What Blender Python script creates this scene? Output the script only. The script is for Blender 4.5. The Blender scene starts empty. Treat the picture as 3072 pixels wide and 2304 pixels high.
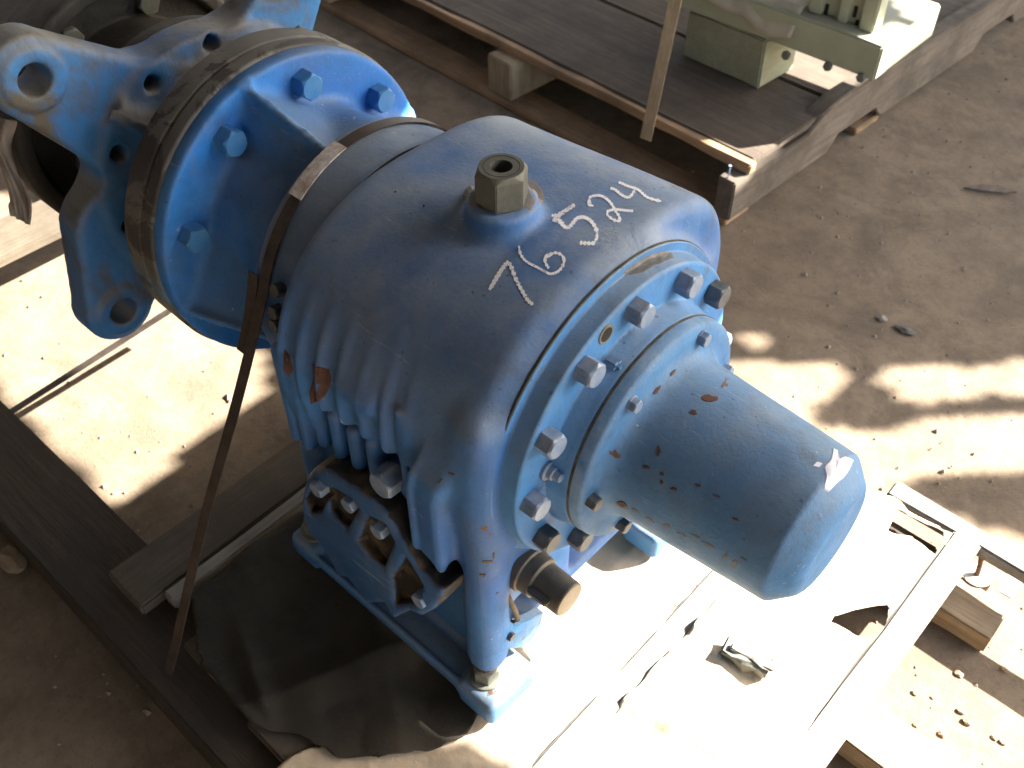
import bpy, bmesh, math, random
import numpy as np
from mathutils import Vector, Matrix, Euler
from mathutils.bvhtree import BVHTree
random.seed(7); rng = np.random.default_rng(7)
scn = bpy.context.scene
R = math.radians
# ---------------------------------------------------------------- camera
Z0 = 0.54                                  # height of the pump axis above the concrete floor
CAMO = Vector((0.0, -0.60664, 0.78 + Z0))
TH, AZ, FPX = R(45.988), R(47.516), 3008.9
cd = bpy.data.cameras.new("camera"); cam = bpy.data.objects.new("camera", cd); scn.collection.objects.link(cam); scn.camera = cam
hd = Vector((-math.cos(AZ), math.sin(AZ), 0)); FW = hd * math.cos(TH) + Vector((0, 0, -math.sin(TH)))
RT = Vector((hd.y, -hd.x, 0)); UP = RT.cross(FW)
cam.matrix_world = Matrix(((RT.x, UP.x, -FW.x, CAMO.x), (RT.y, UP.y, -FW.y, CAMO.y), (RT.z, UP.z, -FW.z, CAMO.z), (0, 0, 0, 1)))
cd.sensor_width = 36; cd.lens = FPX / 3072 * 36; cd.clip_start = .02; cd.clip_end = 200
cd.dof.use_dof = True; cd.dof.focus_distance = 1.02; cd.dof.aperture_fstop = 9
# ---------------------------------------------------------------- sky and sun
SX, SY = 0.8, 1.2                          # sun slope: metres along +x / +y per metre of height
sdir = Vector((SX, SY, 1)).normalized()
w = bpy.data.worlds.new("World"); scn.world = w; w.use_nodes = True
nt = w.node_tree; bg = nt.nodes['Background']; sky = nt.nodes.new('ShaderNodeTexSky')
sky.sky_type = 'NISHITA'; sky.sun_disc = False; sky.sun_elevation = math.asin(sdir.z)
sky.sun_rotation = math.atan2(sdir.x, sdir.y); sky.dust_density = 2.5; sky.air_density = 1.0; sky.ozone_density = .6
nt.links.new(sky.outputs[0], bg.inputs[0]); bg.inputs[1].default_value = 0.09
sl = bpy.data.lights.new("sun", 'SUN'); sl.energy = 5; sl.angle = R(.5); sl.color = (1, .955, .88)
so = bpy.data.objects.new("sun", sl); scn.collection.objects.link(so); so.location = (3, 5, 6)
so.rotation_euler = sdir.to_track_quat('Z', 'Y').to_euler()
scn.view_settings.view_transform = 'Standard'; scn.view_settings.look = 'None'; scn.view_settings.exposure = 3.18; scn.view_settings.gamma = 1
scn.render.engine = 'CYCLES'

def ray(px, py):                           # pixel of the 2212x1659 photograph -> direction
    k = 3072 / 2212
    return (FW * FPX + RT * (px * k - 1536) - UP * (py * k - 1152)).normalized()
def at(px, py, ax, val):                   # where that line of sight meets a plane (pump frame: z measured from the pump axis)
    d = ray(px, py); o = Vector((CAMO.x, CAMO.y, CAMO.z - Z0)); i = 'xyz'.index(ax)
    return o + d * ((val - o[i]) / d[i])

# ---------------------------------------------------------------- materials
class NT:
    def __init__(s, name, rough=.6, metal=0, spec=.4):
        s.m = bpy.data.materials.new(name); s.m.use_nodes = True; s.t = s.m.node_tree; s.b = s.t.nodes['Principled BSDF']
        s.b.inputs['Roughness'].default_value = rough; s.b.inputs['Metallic'].default_value = metal
        s.b.inputs['Specular IOR Level'].default_value = spec
        s.co = s.t.nodes.new('ShaderNodeTexCoord').outputs['Object']; s.geo = s.t.nodes.new('ShaderNodeNewGeometry')
    def n(s, ty, **kw):
        x = s.t.nodes.new(ty)
        for a, v in kw.items(): setattr(x, a, v)
        return x
    def l(s, a, b): s.t.links.new(a, b)
    def noise(s, sc, det=6, rough=.6, vec=None, dist=0, scale3=None):
        x = s.n('ShaderNodeTexNoise'); x.inputs['Scale'].default_value = sc; x.inputs['Detail'].default_value = det
        x.inputs['Roughness'].default_value = rough; x.inputs['Distortion'].default_value = dist
        v = vec or s.co
        if scale3:
            mp = s.n('ShaderNodeMapping'); mp.inputs['Scale'].default_value = scale3; s.l(v, mp.inputs[0]); v = mp.outputs[0]
        s.l(v, x.inputs['Vector']); return x.outputs['Fac']
    def ramp(s, f, a, b, ca=(0, 0, 0, 1), cb=(1, 1, 1, 1)):
        x = s.n('ShaderNodeValToRGB'); e = x.color_ramp.elements; e[0].position = a; e[1].position = b; e[0].color = ca; e[1].color = cb
        s.l(f, x.inputs[0]); return x.outputs[0]
    def mix(s, f, a, b, ty='MIX'):
        x = s.n('ShaderNodeMix', data_type='RGBA', blend_type=ty)
        for v, i in ((f, 0), (a, 6), (b, 7)):
            if hasattr(v, 'is_output'): s.l(v, x.inputs[i])
            elif i == 0: x.inputs[0].default_value = v
            else: x.inputs[i].default_value = (*v[:3], 1)
        return x.outputs[2]
    def math(s, op, a, b=0):
        x = s.n('ShaderNodeMath', operation=op)
        for v, i in ((a, 0), (b, 1)):
            if hasattr(v, 'is_output'): s.l(v, x.inputs[i])
            else: x.inputs[i].default_value = v
        return x.outputs[0]
    def up(s):
        x = s.n('ShaderNodeSeparateXYZ'); s.l(s.geo.outputs['Normal'], x.inputs[0]); return x.outputs[2]
    def col(s, c): s.l(c, s.b.inputs['Base Color']) if hasattr(c, 'is_output') else setattr(s.b.inputs['Base Color'], 'default_value', (*c, 1)); return s
    def bump(s, h, st=.3, d=.002):
        x = s.n('ShaderNodeBump'); x.inputs['Strength'].default_value = st; x.inputs['Distance'].default_value = d
        s.l(h, x.inputs['Height']); s.l(x.outputs[0], s.b.inputs['Normal']); return s
    def rough(s, f): s.l(f, s.b.inputs['Roughness']); return s

def paint(name, base, deep, dust, dustamt=.75, chips=.0, rough=.42, grime=.5):
    k = NT(name, rough)
    c = k.mix(k.ramp(k.noise(5, 5, .6), .35, .7), deep, base)
    c = k.mix(k.ramp(k.noise(38, 8, .7), .45, .75), c, tuple(v * .62 for v in base))        # mottling in the old paint
    f = k.math('MULTIPLY', k.ramp(k.up(), .05, .95), k.ramp(k.noise(7, 8, .65), .28, .62))
    c = k.mix(k.math('MULTIPLY', f, dustamt), c, dust)
    g = k.ramp(k.noise(11, 10, .75, dist=.6), .56, .70)
    c = k.mix(k.math('MULTIPLY', g, grime), c, (.075, .065, .05))
    st = k.ramp(k.noise(16, 4, .6, scale3=(3.2, 3.2, .35)), .55, .72)
    c = k.mix(k.math('MULTIPLY', st, .15), c, (.19, .21, .2))
    sc1 = k.ramp(k.noise(14, 3, .5, scale3=(1, 14, 14), dist=.3), .66, .70); c = k.mix(k.math('MULTIPLY', k.math('MULTIPLY', sc1, k.ramp(k.noise(8, 4), .45, .6)), .5), c, (.30, .34, .37))
    c = k.mix(k.math('MULTIPLY', k.ramp(k.noise(3.2, 7, .68, dist=.5), .47, .66), .30), c, (.12, .15, .175))
    vd = k.ramp(k.noise(4.5, 6, .7, dist=.7), .60, .68); c = k.mix(k.math('MULTIPLY', vd, .5), c, (.03, .06, .15))
    sp = k.ramp(k.noise(150, 3, .5), .69, .73)
    c = k.mix(k.math('MULTIPLY', sp, .55), c, (.06, .05, .045))
    sp2 = k.ramp(k.noise(90, 4, .6, dist=.4), .71 , .735)
    c = k.mix(k.math('MULTIPLY', sp2, .6), c, (.42, .44, .44))
    if chips:
        ch = k.ramp(k.noise(24, 6, .62, dist=.5), .70 - chips * .06, .715 - chips * .06)
        c = k.mix(ch, c, k.mix(k.noise(60, 3), (.16, .06, .035), (.06, .04, .03)))
    pt = k.ramp(k.geo.outputs['Pointiness'], .53, .60)
    c = k.mix(k.math('MULTIPLY', k.math('MULTIPLY', pt, k.ramp(k.noise(30, 6, .7), .4, .6)), .45), c, (.3, .36, .4))
    k.col(c)
    k.rough(k.ramp(k.noise(20, 6), .3, .75, (.52, .52, .52, 1), (.88, .88, .88, 1)))
    h = k.math('ADD', k.math('MULTIPLY', k.noise(9, 4), 1.0), k.math('ADD', k.math('MULTIPLY', k.noise(230, 3, .6), .34), k.math('MULTIPLY', k.noise(48, 5, .65), .35)))
    k.bump(h, .45, .0032)
    return k.m
M = {}
M['blue'] = paint('worn blue paint', (.036, .150, .37), (.020, .088, .29), (.235, .280, .335), .95, chips=.12)
M['blue_fresh'] = paint('bright blue paint', (.02, .20, .58), (.014, .13, .46), (.15, .20, .24), .75, chips=.1, grime=.3)
M['blue_pale'] = paint('chalky blue paint', (.060, .215, .45), (.036, .15, .38), (.21, .26, .30), .85, chips=.3)
M['cover_blue'] = paint('sun bleached blue paint', (.05, .175, .36), (.035, .14, .33), (.175, .225, .275), .75, chips=.35)
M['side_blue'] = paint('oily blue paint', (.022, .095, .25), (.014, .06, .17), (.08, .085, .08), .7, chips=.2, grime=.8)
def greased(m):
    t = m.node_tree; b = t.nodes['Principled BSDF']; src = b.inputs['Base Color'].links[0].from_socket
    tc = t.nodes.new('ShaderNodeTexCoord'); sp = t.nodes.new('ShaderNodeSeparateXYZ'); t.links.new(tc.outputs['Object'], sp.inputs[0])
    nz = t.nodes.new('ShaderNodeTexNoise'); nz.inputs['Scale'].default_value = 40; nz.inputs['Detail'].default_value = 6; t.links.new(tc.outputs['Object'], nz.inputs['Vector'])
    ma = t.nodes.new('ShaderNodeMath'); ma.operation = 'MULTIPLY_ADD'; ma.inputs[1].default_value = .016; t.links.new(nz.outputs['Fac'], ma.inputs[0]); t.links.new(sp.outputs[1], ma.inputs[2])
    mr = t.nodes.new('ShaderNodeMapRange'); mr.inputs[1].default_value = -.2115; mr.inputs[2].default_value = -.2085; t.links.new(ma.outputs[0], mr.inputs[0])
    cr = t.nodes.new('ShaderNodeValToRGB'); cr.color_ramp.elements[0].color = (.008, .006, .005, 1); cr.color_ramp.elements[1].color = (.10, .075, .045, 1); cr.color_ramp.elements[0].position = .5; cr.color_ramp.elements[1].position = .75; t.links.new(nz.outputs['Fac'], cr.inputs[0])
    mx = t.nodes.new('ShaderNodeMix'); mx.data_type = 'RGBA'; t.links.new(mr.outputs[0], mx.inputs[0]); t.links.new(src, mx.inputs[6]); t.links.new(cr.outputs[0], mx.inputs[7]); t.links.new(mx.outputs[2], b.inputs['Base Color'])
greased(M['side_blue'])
def simple(name, a, b, sc=20, rough=.6, metal=0, bump=.3, bs=60, bd=.002, spec=.4, dust=None):
    k = NT(name, rough, metal, spec); c = k.mix(k.ramp(k.noise(sc, 8, .65), .35, .65), a, b)
    if dust: c = k.mix(k.math('MULTIPLY', k.ramp(k.up(), .1, .9), k.math('MULTIPLY', k.ramp(k.noise(14, 6), .3, .65), .8)), c, dust)
    k.col(c); k.bump(k.noise(bs, 6, .7), bump, bd); return k.m
M['bolt'] = simple('worn blue bolt', (.10, .17, .28), (.27, .31, .38), 45, .45, .15, .4, 160, .001)
M['bolt_dark'] = simple('grimy bolt', (.05, .055, .06), (.14, .15, .16), 45, .5, .3, .5, 160, .001)
M['bolt_blue'] = simple('painted blue bolt', (.03, .16, .4), (.08, .22, .42), 30, .45, .0, .3, 160, .001)
M['plug'] = simple('dull grey iron', (.085, .088, .075), (.125, .128, .11), 60, .6, .35, .4, 220, .0008)
M['shaft'] = simple('brown bare steel', (.085, .075, .062), (.14, .122, .10), 30, .55, .45, .3, 200, .0008)
M['shaft_face'] = simple('cut steel face', (.20, .17, .13), (.27, .23, .17), 50, .5, .4, .3, 200, .0006)
M['black'] = simple('black void paint', (.008, .007, .006), (.02, .017, .014), 30, .8)
M['gasket'] = simple('old gasket', (.10, .10, .075), (.03, .03, .022), 60, .8)
M['grease'] = simple('caked brown grease', (.055, .045, .03), (.13, .10, .06), 25, .75, 0, .8, 90, .004)
M['strap'] = simple('rusty steel strap', (.052, .040, .034), (.095, .075, .064), 40, .5, .5, .3, 150, .0006)
M['seal'] = simple('scuffed pale strap seal', (.78, .78, .76), (.42, .33, .25), 90, .5, .3, .4, 150, .0008)
M['rust'] = simple('red primer', (.115, .048, .032), (.055, .032, .026), 80, .8, 0, .6, 200, .001)
M['peel'] = simple('peeled pale primer', (.50, .51, .58), (.66, .66, .70), 50, .7, 0, .4, 150, .001)
M['drum'] = simple('dusty black iron', (.010, .009, .008), (.03, .027, .022), 14, .6, 0, .6, 40, .004, dust=(.075, .07, .058))
M['rag'] = simple('dirty rag', (.23, .19, .16), (.36, .31, .27), 20, .95, 0, .8, 160, .004)
M['cast'] = simple('rough grey casting', (.10, .105, .085), (.17, .17, .14), 22, .65, 0, .5, 70, .003)
M['black_grease'] = simple('caked black grease', (.010, .008, .006), (.05, .038, .022), 22, .8, 0, .9, 90, .004)
M['bolt_rust'] = simple('rusty bolt shank', (.12, .07, .04), (.20, .12, .07), 60, .8)
M['scrape'] = simple('scraped grey steel', (.10, .097, .092), (.17, .165, .16), 90, .6, .2, .5, 200, .001)
M['oil'] = simple('dried oil marks', (.05, .055, .07), (.075, .09, .12), 60, .45, 0, .3, 200, .0006)
M['bare'] = simple('bare dusty metal', (.14, .13, .12), (.20, .185, .175), 60, .7, 0, .4, 160, .001)
M['light_blocker'] = simple('dark light blocker', (.07, .065, .06), (.12, .11, .10), 6, .8)  # for the added light blockers: overhead sheet and unseen walls
def worn_ring():
    k = NT('grey flange with flaking paint', .6)
    a = k.mix(k.ramp(k.noise(15, 6), .35, .65), (.082, .08, .07), (.135, .13, .115))
    a = k.mix(k.ramp(k.noise(6, 6, .6, dist=.8), .56, .60), a, (.085, .15, .23))
    a = k.mix(k.ramp(k.noise(11, 8, .65, dist=1.0), .53, .56), a, (.05, .043, .04))
    a = k.mix(k.ramp(k.noise(60, 4), .68, .73), a, (.24, .23, .2)); k.col(a)
    k.bump(k.ramp(k.noise(13, 8, .65, dist=1.2), .52, .545, (1, 1, 1, 1), (0, 0, 0, 1)), .5, .001); return k.m
M['ring'] = worn_ring()
def spider_mat():
    k = NT('blue casting under brown dust', .55)
    a = k.mix(k.ramp(k.noise(6, 4), .35, .7), (.025, .12, .32), (.04, .19, .44))
    f = k.math('MULTIPLY', k.ramp(k.up(), -.15, .75), k.ramp(k.noise(9, 8, .6), .25, .5))
    a = k.mix(k.math('MULTIPLY', f, .9), a, (.19, .175, .145))
    a = k.mix(k.ramp(k.noise(7, 8, .7, dist=.8), .46, .60), a, (.085, .075, .058))
    k.col(a); k.bump(k.noise(50, 8, .7), .5, .004); return k.m
M['spider'] = spider_mat()
def chalk():
    k = NT('white chalk', .95)
    f = k.math('MULTIPLY', k.ramp(k.noise(420, 3, .6), .26, .44), k.ramp(k.noise(45, 3), .18, .36))
    k.col((.80, .82, .84)); k.l(k.math('MULTIPLY', f, .93), k.b.inputs['Alpha']); return k.m
M['chalk'] = chalk()
def smear():
    k = NT('chalk smudge', .95)
    f = k.math('MULTIPLY', k.ramp(k.noise(220, 4, .7), .42, .66), k.ramp(k.noise(30, 3), .3, .6))
    k.col((.45, .52, .56)); k.l(k.math('MULTIPLY', f, .8), k.b.inputs['Alpha']); return k.m
M['smear'] = smear()
def wood(name, a, b, dirt, axis=0, sc=1., rough=.85, dirtamt=.7):
    k = NT(name, rough, 0, .25); s = [9 * sc, 9 * sc, 9 * sc]; s[axis] = .7 * sc
    g = k.noise(6, 8, .7, scale3=tuple(s), dist=.4); s2 = [60 * sc] * 3; s2[axis] = 2.5 * sc
    g2 = k.noise(3, 6, .75, scale3=tuple(s2))
    oi = k.n('ShaderNodeObjectInfo')
    c = k.mix(k.ramp(g, .35, .68), a, b); c = k.mix(k.math('MULTIPLY', k.ramp(g2, .45, .75), .55), c, tuple(v * .35 for v in a))
    c = k.mix(k.math('MULTIPLY', k.ramp(k.noise(7, 8, .7), .42, .62), dirtamt), c, dirt)
    c = k.mix(1.0, c, k.ramp(oi.outputs['Random'], 0, 1, (.82, .82, .82, 1), (1.12, 1.1, 1.08, 1)), 'MULTIPLY')
    k.col(c); k.bump(k.math('ADD', g2, k.math('MULTIPLY', k.noise(40, 6, .7), .5)), .6, .003); return k.m
M['wood_dark_x'] = wood('dark weathered timber', (.06, .047, .034), (.09, .071, .052), (.05, .042, .033), 0)
M['wood_mid_y'] = wood('grey brown board', (.105, .087, .064), (.15, .125, .09), (.075, .06, .045), 1)
M['wood_pale_y'] = wood('pale planed board', (.26, .245, .21), (.33, .31, .27), (.17, .15, .12), 1, dirtamt=.4)
M['wood_tan_x'] = wood('tan pallet plank', (.30, .19, .105), (.40, .27, .16), (.16, .11, .075), 0)
M['wood_tan_y'] = wood('pale pallet block', (.36, .28, .18), (.46, .37, .25), (.22, .16, .1), 2)
M['wood_grey_y'] = wood('grey weathered stringer', (.125, .10, .078), (.20, .165, .13), (.06, .048, .037), 1)
M['ply'] = wood('dirty plywood', (.105, .08, .06), (.14, .11, .084), (.07, .055, .043), 0, .5, dirtamt=.8)
M['wood_block'] = wood('rough brown block', (.33, .24, .15), (.44, .34, .22), (.2, .14, .09), 0, dirtamt=.5)
M['green'] = wood('chalky green painted wood', (.29, .30, .20), (.36, .36, .25), (.24, .21, .14), 1, dirtamt=.7)
M['green_metal'] = simple('faded green enamel', (.29, .31, .215), (.36, .37, .26), 10, .5, dust=(.36, .32, .25))
def paper(name, a, b, dirt):
    k = NT(name, .85, 0, .25); c = k.mix(k.ramp(k.noise(5, 5), .3, .7), a, b)
    c = k.mix(k.math('MULTIPLY', k.ramp(k.noise(13, 8, .7), .5, .7), .6), c, dirt)
    c = k.mix(k.ramp(k.noise(110, 4), .70, .73), c, tuple(v * .35 for v in dirt)); k.col(c)
    k.bump(k.math('ADD', k.noise(18, 5, .6), k.math('MULTIPLY', k.noise(120, 4), .15)), .55, .006); return k.m
M['paper'] = paper('crumpled brown paper', (.44, .355, .25), (.52, .43, .32), (.27, .21, .14))
M['dark_sheet'] = paper('dark brown sheet', (.030, .025, .018), (.050, .042, .030), (.016, .013, .010))  # near-black brown over the whole sheet
M['cloth'] = paper('tan wrapping cloth', (.36, .33, .25), (.46, .42, .33), (.25, .22, .16))
def concrete():
    k = NT('dusty concrete', .9, 0, .25)
    c = k.mix(k.ramp(k.noise(1.6, 8, .65), .32, .68), (.195, .145, .095), (.265, .205, .143))
    c = k.mix(k.math('MULTIPLY', k.ramp(k.noise(9, 9, .72), .42, .64), .75), c, (.135, .103, .072))
    c = k.mix(k.math('MULTIPLY', k.ramp(k.noise(3.3, 9, .75, dist=1.2), .50, .60), .55), c, (.115, .09, .064))
    c = k.mix(k.math('MULTIPLY', k.ramp(k.noise(2.2, 9, .8, dist=.8), .55, .7), .35), c, (.30, .25, .19))
    c = k.mix(k.math('MULTIPLY', k.ramp(k.noise(70, 6, .75), .52, .68), .45), c, (.10, .08, .055))
    c = k.mix(k.ramp(k.noise(230, 4, .6), .66, .72), c, (.06, .05, .037))
    c = k.mix(k.math('MULTIPLY', k.ramp(k.noise(160, 4, .6), .68, .74), .6), c, (.36, .31, .24)); k.col(c)
    k.bump(k.math('ADD', k.noise(14, 8, .7), k.math('MULTIPLY', k.noise(190, 5, .8), .5)), .55, .006); return k.m
M['floor'] = concrete()

# ---------------------------------------------------------------- object helpers
ORG = {}; REG = []                         # origins of things; world-space geometry for laying decals on surfaces
def link(o): scn.collection.objects.link(o); return o
def thing(name, label, cat, loc, group=None, rz=0):
    o = link(bpy.data.objects.new(name, None)); o.empty_display_size = .05
    o.location = (loc[0], loc[1], loc[2] + Z0); o.rotation_euler.z = rz; o['label'] = label; o['category'] = cat
    if group: o['group'] = group
    return o
def tag(o, label=None, cat=None, group=None, kind=None):
    for a, v in (('label', label), ('category', cat), ('group', group), ('kind', kind)):
        if v: o[a] = v
    return o
def root_m(p):
    if p is None: return Matrix()
    m = Matrix.LocRotScale(p.location, p.rotation_euler, p.scale)
    return root_m(p.parent) @ m
def mk(name, verts, faces, mat, parent=None, smooth=False, reg=False, local=False, mats=None, fm=None):
    """verts in pump frame (z from the axis) unless local"""
    v = np.asarray(verts, float).reshape(-1, 3).copy()
    inv = root_m(parent).inverted()
    if not local:
        v[:, 2] += Z0
        if reg: REG.append((v.copy(), faces))
        o3 = np.array(inv.to_3x3()); v = v @ o3.T + np.array(inv.translation)
    me = bpy.data.meshes.new(name); me.from_pydata(v.tolist(), [], [list(map(int, f)) for f in faces]) if not isinstance(faces, np.ndarray) else None
    if isinstance(faces, np.ndarray):
        me.vertices.add(len(v)); me.vertices.foreach_set('co', v.astype(np.float32).ravel())
        me.loops.add(faces.size); me.loops.foreach_set('vertex_index', faces.astype(np.int32).ravel())
        me.polygons.add(len(faces)); me.polygons.foreach_set('loop_start', np.arange(0, faces.size, faces.shape[1], dtype=np.int32))
        me.update(calc_edges=True)
    me.materials.append(mat)
    for x in mats or []: me.materials.append(x)
    if fm is not None: me.polygons.foreach_set('material_index', fm)
    if smooth is True: me.polygons.foreach_set('use_smooth', [True] * len(me.polygons))
    me.validate()
    o = link(bpy.data.objects.new(name, me)); o.parent = parent
    if isinstance(smooth, (int, float)) and smooth is not True and smooth: me.polygons.foreach_set('use_smooth', [True] * len(me.polygons)); me.set_sharp_from_angle(angle=R(smooth))
    return o
def box(lo, hi, bev=.002, jit=0, seed=0, nx=1):
    """bevelled, slightly uneven box -> verts, faces"""
    bm = bmesh.new(); bmesh.ops.create_cube(bm, size=1)
    lo = Vector(lo); hi = Vector(hi)
    for v in bm.verts: v.co = Vector([lo[i] + (v.co[i] + .5) * (hi[i] - lo[i]) for i in range(3)])
    if nx > 1:
        ax = max(range(3), key=lambda i: hi[i] - lo[i])
        es = [e for e in bm.edges if abs((e.verts[0].co - e.verts[1].co)[ax]) > 1e-6]
        bmesh.ops.subdivide_edges(bm, edges=es, cuts=nx - 1, use_grid_fill=True)
    if jit:
        r = random.Random(seed)
        for v in bm.verts: v.co += Vector((r.uniform(-1, 1), r.uniform(-1, 1), r.uniform(-1, 1))) * jit
    if bev: 
        bmesh.ops.bevel(bm, geom=[e for e in bm.edges if len(e.link_faces) == 2 and e.calc_face_angle(0) > .5], offset=bev, segments=2, affect='EDGES', clamp_overlap=True)
    bm.verts.index_update(); r = ([v.co[:] for v in bm.verts], [[v.index for v in f.verts] for f in bm.faces]); bm.free(); return r
def lathe_x(prof, n=96, yc=0, zc=0, cap=True):
    """profile [(x, r)...] spun about an x-parallel axis"""
    V = []; F = []; t = np.linspace(0, 2 * np.pi, n, endpoint=False)
    for x, r in prof:
        for a in t: V.append((x, yc + r * math.cos(a), zc + r * math.sin(a)))
    for i in range(len(prof) - 1):
        for j in range(n):
            k = (j + 1) % n; F.append((i * n + j, i * n + k, (i + 1) * n + k, (i + 1) * n + j))
    if cap: F.append(tuple(range(n - 1, -1, -1))); F.append(tuple((len(prof) - 1) * n + j for j in range(n)))
    if prof[0][0] > prof[-1][0]: F = [tuple(reversed(f)) for f in F]
    return V, F
def fillet(prof, r, seg=4):
    """round the inner corners of a polyline profile"""
    out = [prof[0]]
    for i in range(1, len(prof) - 1):
        p, a, b = [np.array(q, float) for q in (prof[i], prof[i - 1], prof[i + 1])]
        la, lb = np.hypot(*(a - p)), np.hypot(*(b - p)); d = min(r, la * .45, lb * .45)
        s, e = p + (a - p) / la * d, p + (b - p) / lb * d
        for k in range(seg + 1):
            t = k / seg; out.append(tuple((1 - t) ** 2 * s + 2 * t * (1 - t) * p + t * t * e))
    out.append(prof[-1]); return out
def prism(poly, ax, a, b, bev=.0):
    """polygon of (x,y,z) points extruded along axis ax from a to b"""
    i = 'xyz'.index(ax); bm = bmesh.new(); vs = []
    for p in poly: q = list(p); q[i] = a; vs.append(bm.verts.new(q))
    f = bm.faces.new(vs); g = bmesh.ops.extrude_face_region(bm, geom=[f]); 
    for v in g['geom']:
        if isinstance(v, bmesh.types.BMVert): v.co[i] = b
    bmesh.ops.recalc_face_normals(bm, faces=bm.faces)
    if bev: bmesh.ops.bevel(bm, geom=[e for e in bm.edges if e.calc_face_angle(0) > .5], offset=bev, segments=2, affect='EDGES')
    bm.verts.index_update(); r = ([v.co[:] for v in bm.verts], [[v.index for v in f.verts] for f in bm.faces]); bm.free(); return r

# hex bolt head as shared mesh, pointing along +z
def hex_mesh(name, af, h, mat, washer=0, hole=0, dome=.12):
    bm = bmesh.new(); r = af / math.sqrt(3)
    if washer:
        c = bmesh.ops.create_cone(bm, cap_ends=True, segments=32, radius1=washer, radius2=washer * .97, depth=af * .09)
        for v in c['verts']: v.co.z += af * .045
    z0 = af * .085 if washer else 0
    rings = [(r, z0), (r, h * .86), (r * .86, h)]
    prev = None
    seg = 6
    def ring(rad, z, circ=False):
        return [bm.verts.new((rad * math.cos(R(60 * i)), rad * math.sin(R(60 * i)), z)) for i in range(6)]
    a = ring(r, z0); b = ring(r * 1.0, h * .84)
    # chamfered top: circle of 24 blended into the hexagon
    top = [bm.verts.new((af * .47 * math.cos(R(15 * i)), af * .47 * math.sin(R(15 * i)), h)) for i in range(24)]
    for i in range(6): bm.faces.new((a[i], a[(i + 1) % 6], b[(i + 1) % 6], b[i]))
    for i in range(6):
        j = (i + 1) % 6
        for q in range(4): 
            t0, t1 = top[(4 * i + q) % 24], top[(4 * i + q + 1) % 24]
            if q < 2: bm.faces.new((b[i], t1, t0))
            else: bm.faces.new((b[j], t1, t0))
        bm.faces.new((b[i], b[j], top[(4 * i + 2) % 24]))
    if hole:
        inn = [bm.verts.new((hole * math.cos(R(15 * i)), hole * math.sin(R(15 * i)), h)) for i in range(24)]
        low = [bm.verts.new((hole * math.cos(R(15 * i)), hole * math.sin(R(15 * i)), h * .3)) for i in range(24)]
        for i in range(24):
            j = (i + 1) % 24; bm.faces.new((top[i], top[j], inn[j], inn[i])); bm.faces.new((inn[i], inn[j], low[j], low[i]))
        bm.faces.new(low)
    else: bm.faces.new(top)
    bmesh.ops.recalc_face_normals(bm, faces=bm.faces)
    bmesh.ops.bevel(bm, geom=[e for e in bm.edges if e.calc_face_angle(0) > .7 and abs(e.verts[0].co.z - e.verts[1].co.z) > h * .4], offset=af * .02, segments=2, affect='EDGES')
    me = bpy.data.meshes.new(name); bm.to_mesh(me); bm.free(); me.materials.append(mat); return me
def place(name, me, p, nrm, parent, spin=0, label=None):
    o = link(bpy.data.objects.new(name, me)); q = Vector(nrm).to_track_quat('Z', 'Y').to_matrix().to_4x4()
    mw = Matrix.Translation((p[0], p[1], p[2] + Z0)) @ q @ Matrix.Rotation(spin, 4, 'Z')
    o.parent = parent; o.matrix_local = root_m(parent).inverted() @ mw
    if label: o['label'] = label
    return o

# ---- smooth cast shapes: distance fields polygonised with surface nets
def surfnet(f, lo, hi, h):
    ax = [np.arange(lo[i], hi[i] + h, h, dtype=np.float32) for i in range(3)]
    X, Y, Z = np.meshgrid(*ax, indexing='ij', sparse=True)
    D = np.asarray(f(X, Y, Z), np.float32) + np.zeros((len(ax[0]), len(ax[1]), len(ax[2])), np.float32)
    n = D.shape; S = D < 0
    acc = np.zeros((n[0] - 1, n[1] - 1, n[2] - 1, 3), np.float32); cnt = np.zeros(acc.shape[:3], np.float32); E = []
    for a in range(3):
        sl0 = [slice(None)] * 3; sl1 = [slice(None)] * 3; sl0[a] = slice(0, -1); sl1[a] = slice(1, None)
        c = S[tuple(sl0)] != S[tuple(sl1)]; I = np.argwhere(c); d0 = D[tuple(sl0)][c]; d1 = D[tuple(sl1)][c]
        pos = I.astype(np.float32); pos[:, a] += d0 / (d0 - d1)
        b, e = [(1, 2), (2, 0), (0, 1)][a]
        for ob in (0, 1):
            for oe in (0, 1):
                J = I.copy(); J[:, b] -= ob; J[:, e] -= oe
                ok = (J[:, b] >= 0) & (J[:, e] >= 0) & (J[:, b] < n[b] - 1) & (J[:, e] < n[e] - 1)
                np.add.at(acc, tuple(J[ok].T), pos[ok]); np.add.at(cnt, tuple(J[ok].T), 1)
        ok = (I[:, b] > 0) & (I[:, e] > 0) & (I[:, b] < n[b] - 1) & (I[:, e] < n[e] - 1)
        E.append((I[ok], d0[ok] < 0, b, e))
    act = cnt > 0; idx = -np.ones(act.shape, np.int64); idx[act] = np.arange(act.sum())
    V = acc[act] / cnt[act][:, None]; V = V * h + np.array([ax[0][0], ax[1][0], ax[2][0]], np.float32)
    F = []
    for I, neg, b, e in E:
        q = []
        for ob, oe in ((0, 0), (1, 0), (1, 1), (0, 1)):
            J = I.copy(); J[:, b] -= ob; J[:, e] -= oe; q.append(idx[tuple(J.T)])
        q = np.stack(q, 1); q[~neg] = q[~neg][:, ::-1]; F.append(q)
    F = np.concatenate(F)
    return V.astype(float), F
def smin(a, b, k): hh = np.maximum(k - np.abs(a - b), 0) / k; return np.minimum(a, b) - hh * hh * k * .25
def smax(a, b, k): return -smin(-a, -b, k)
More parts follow.
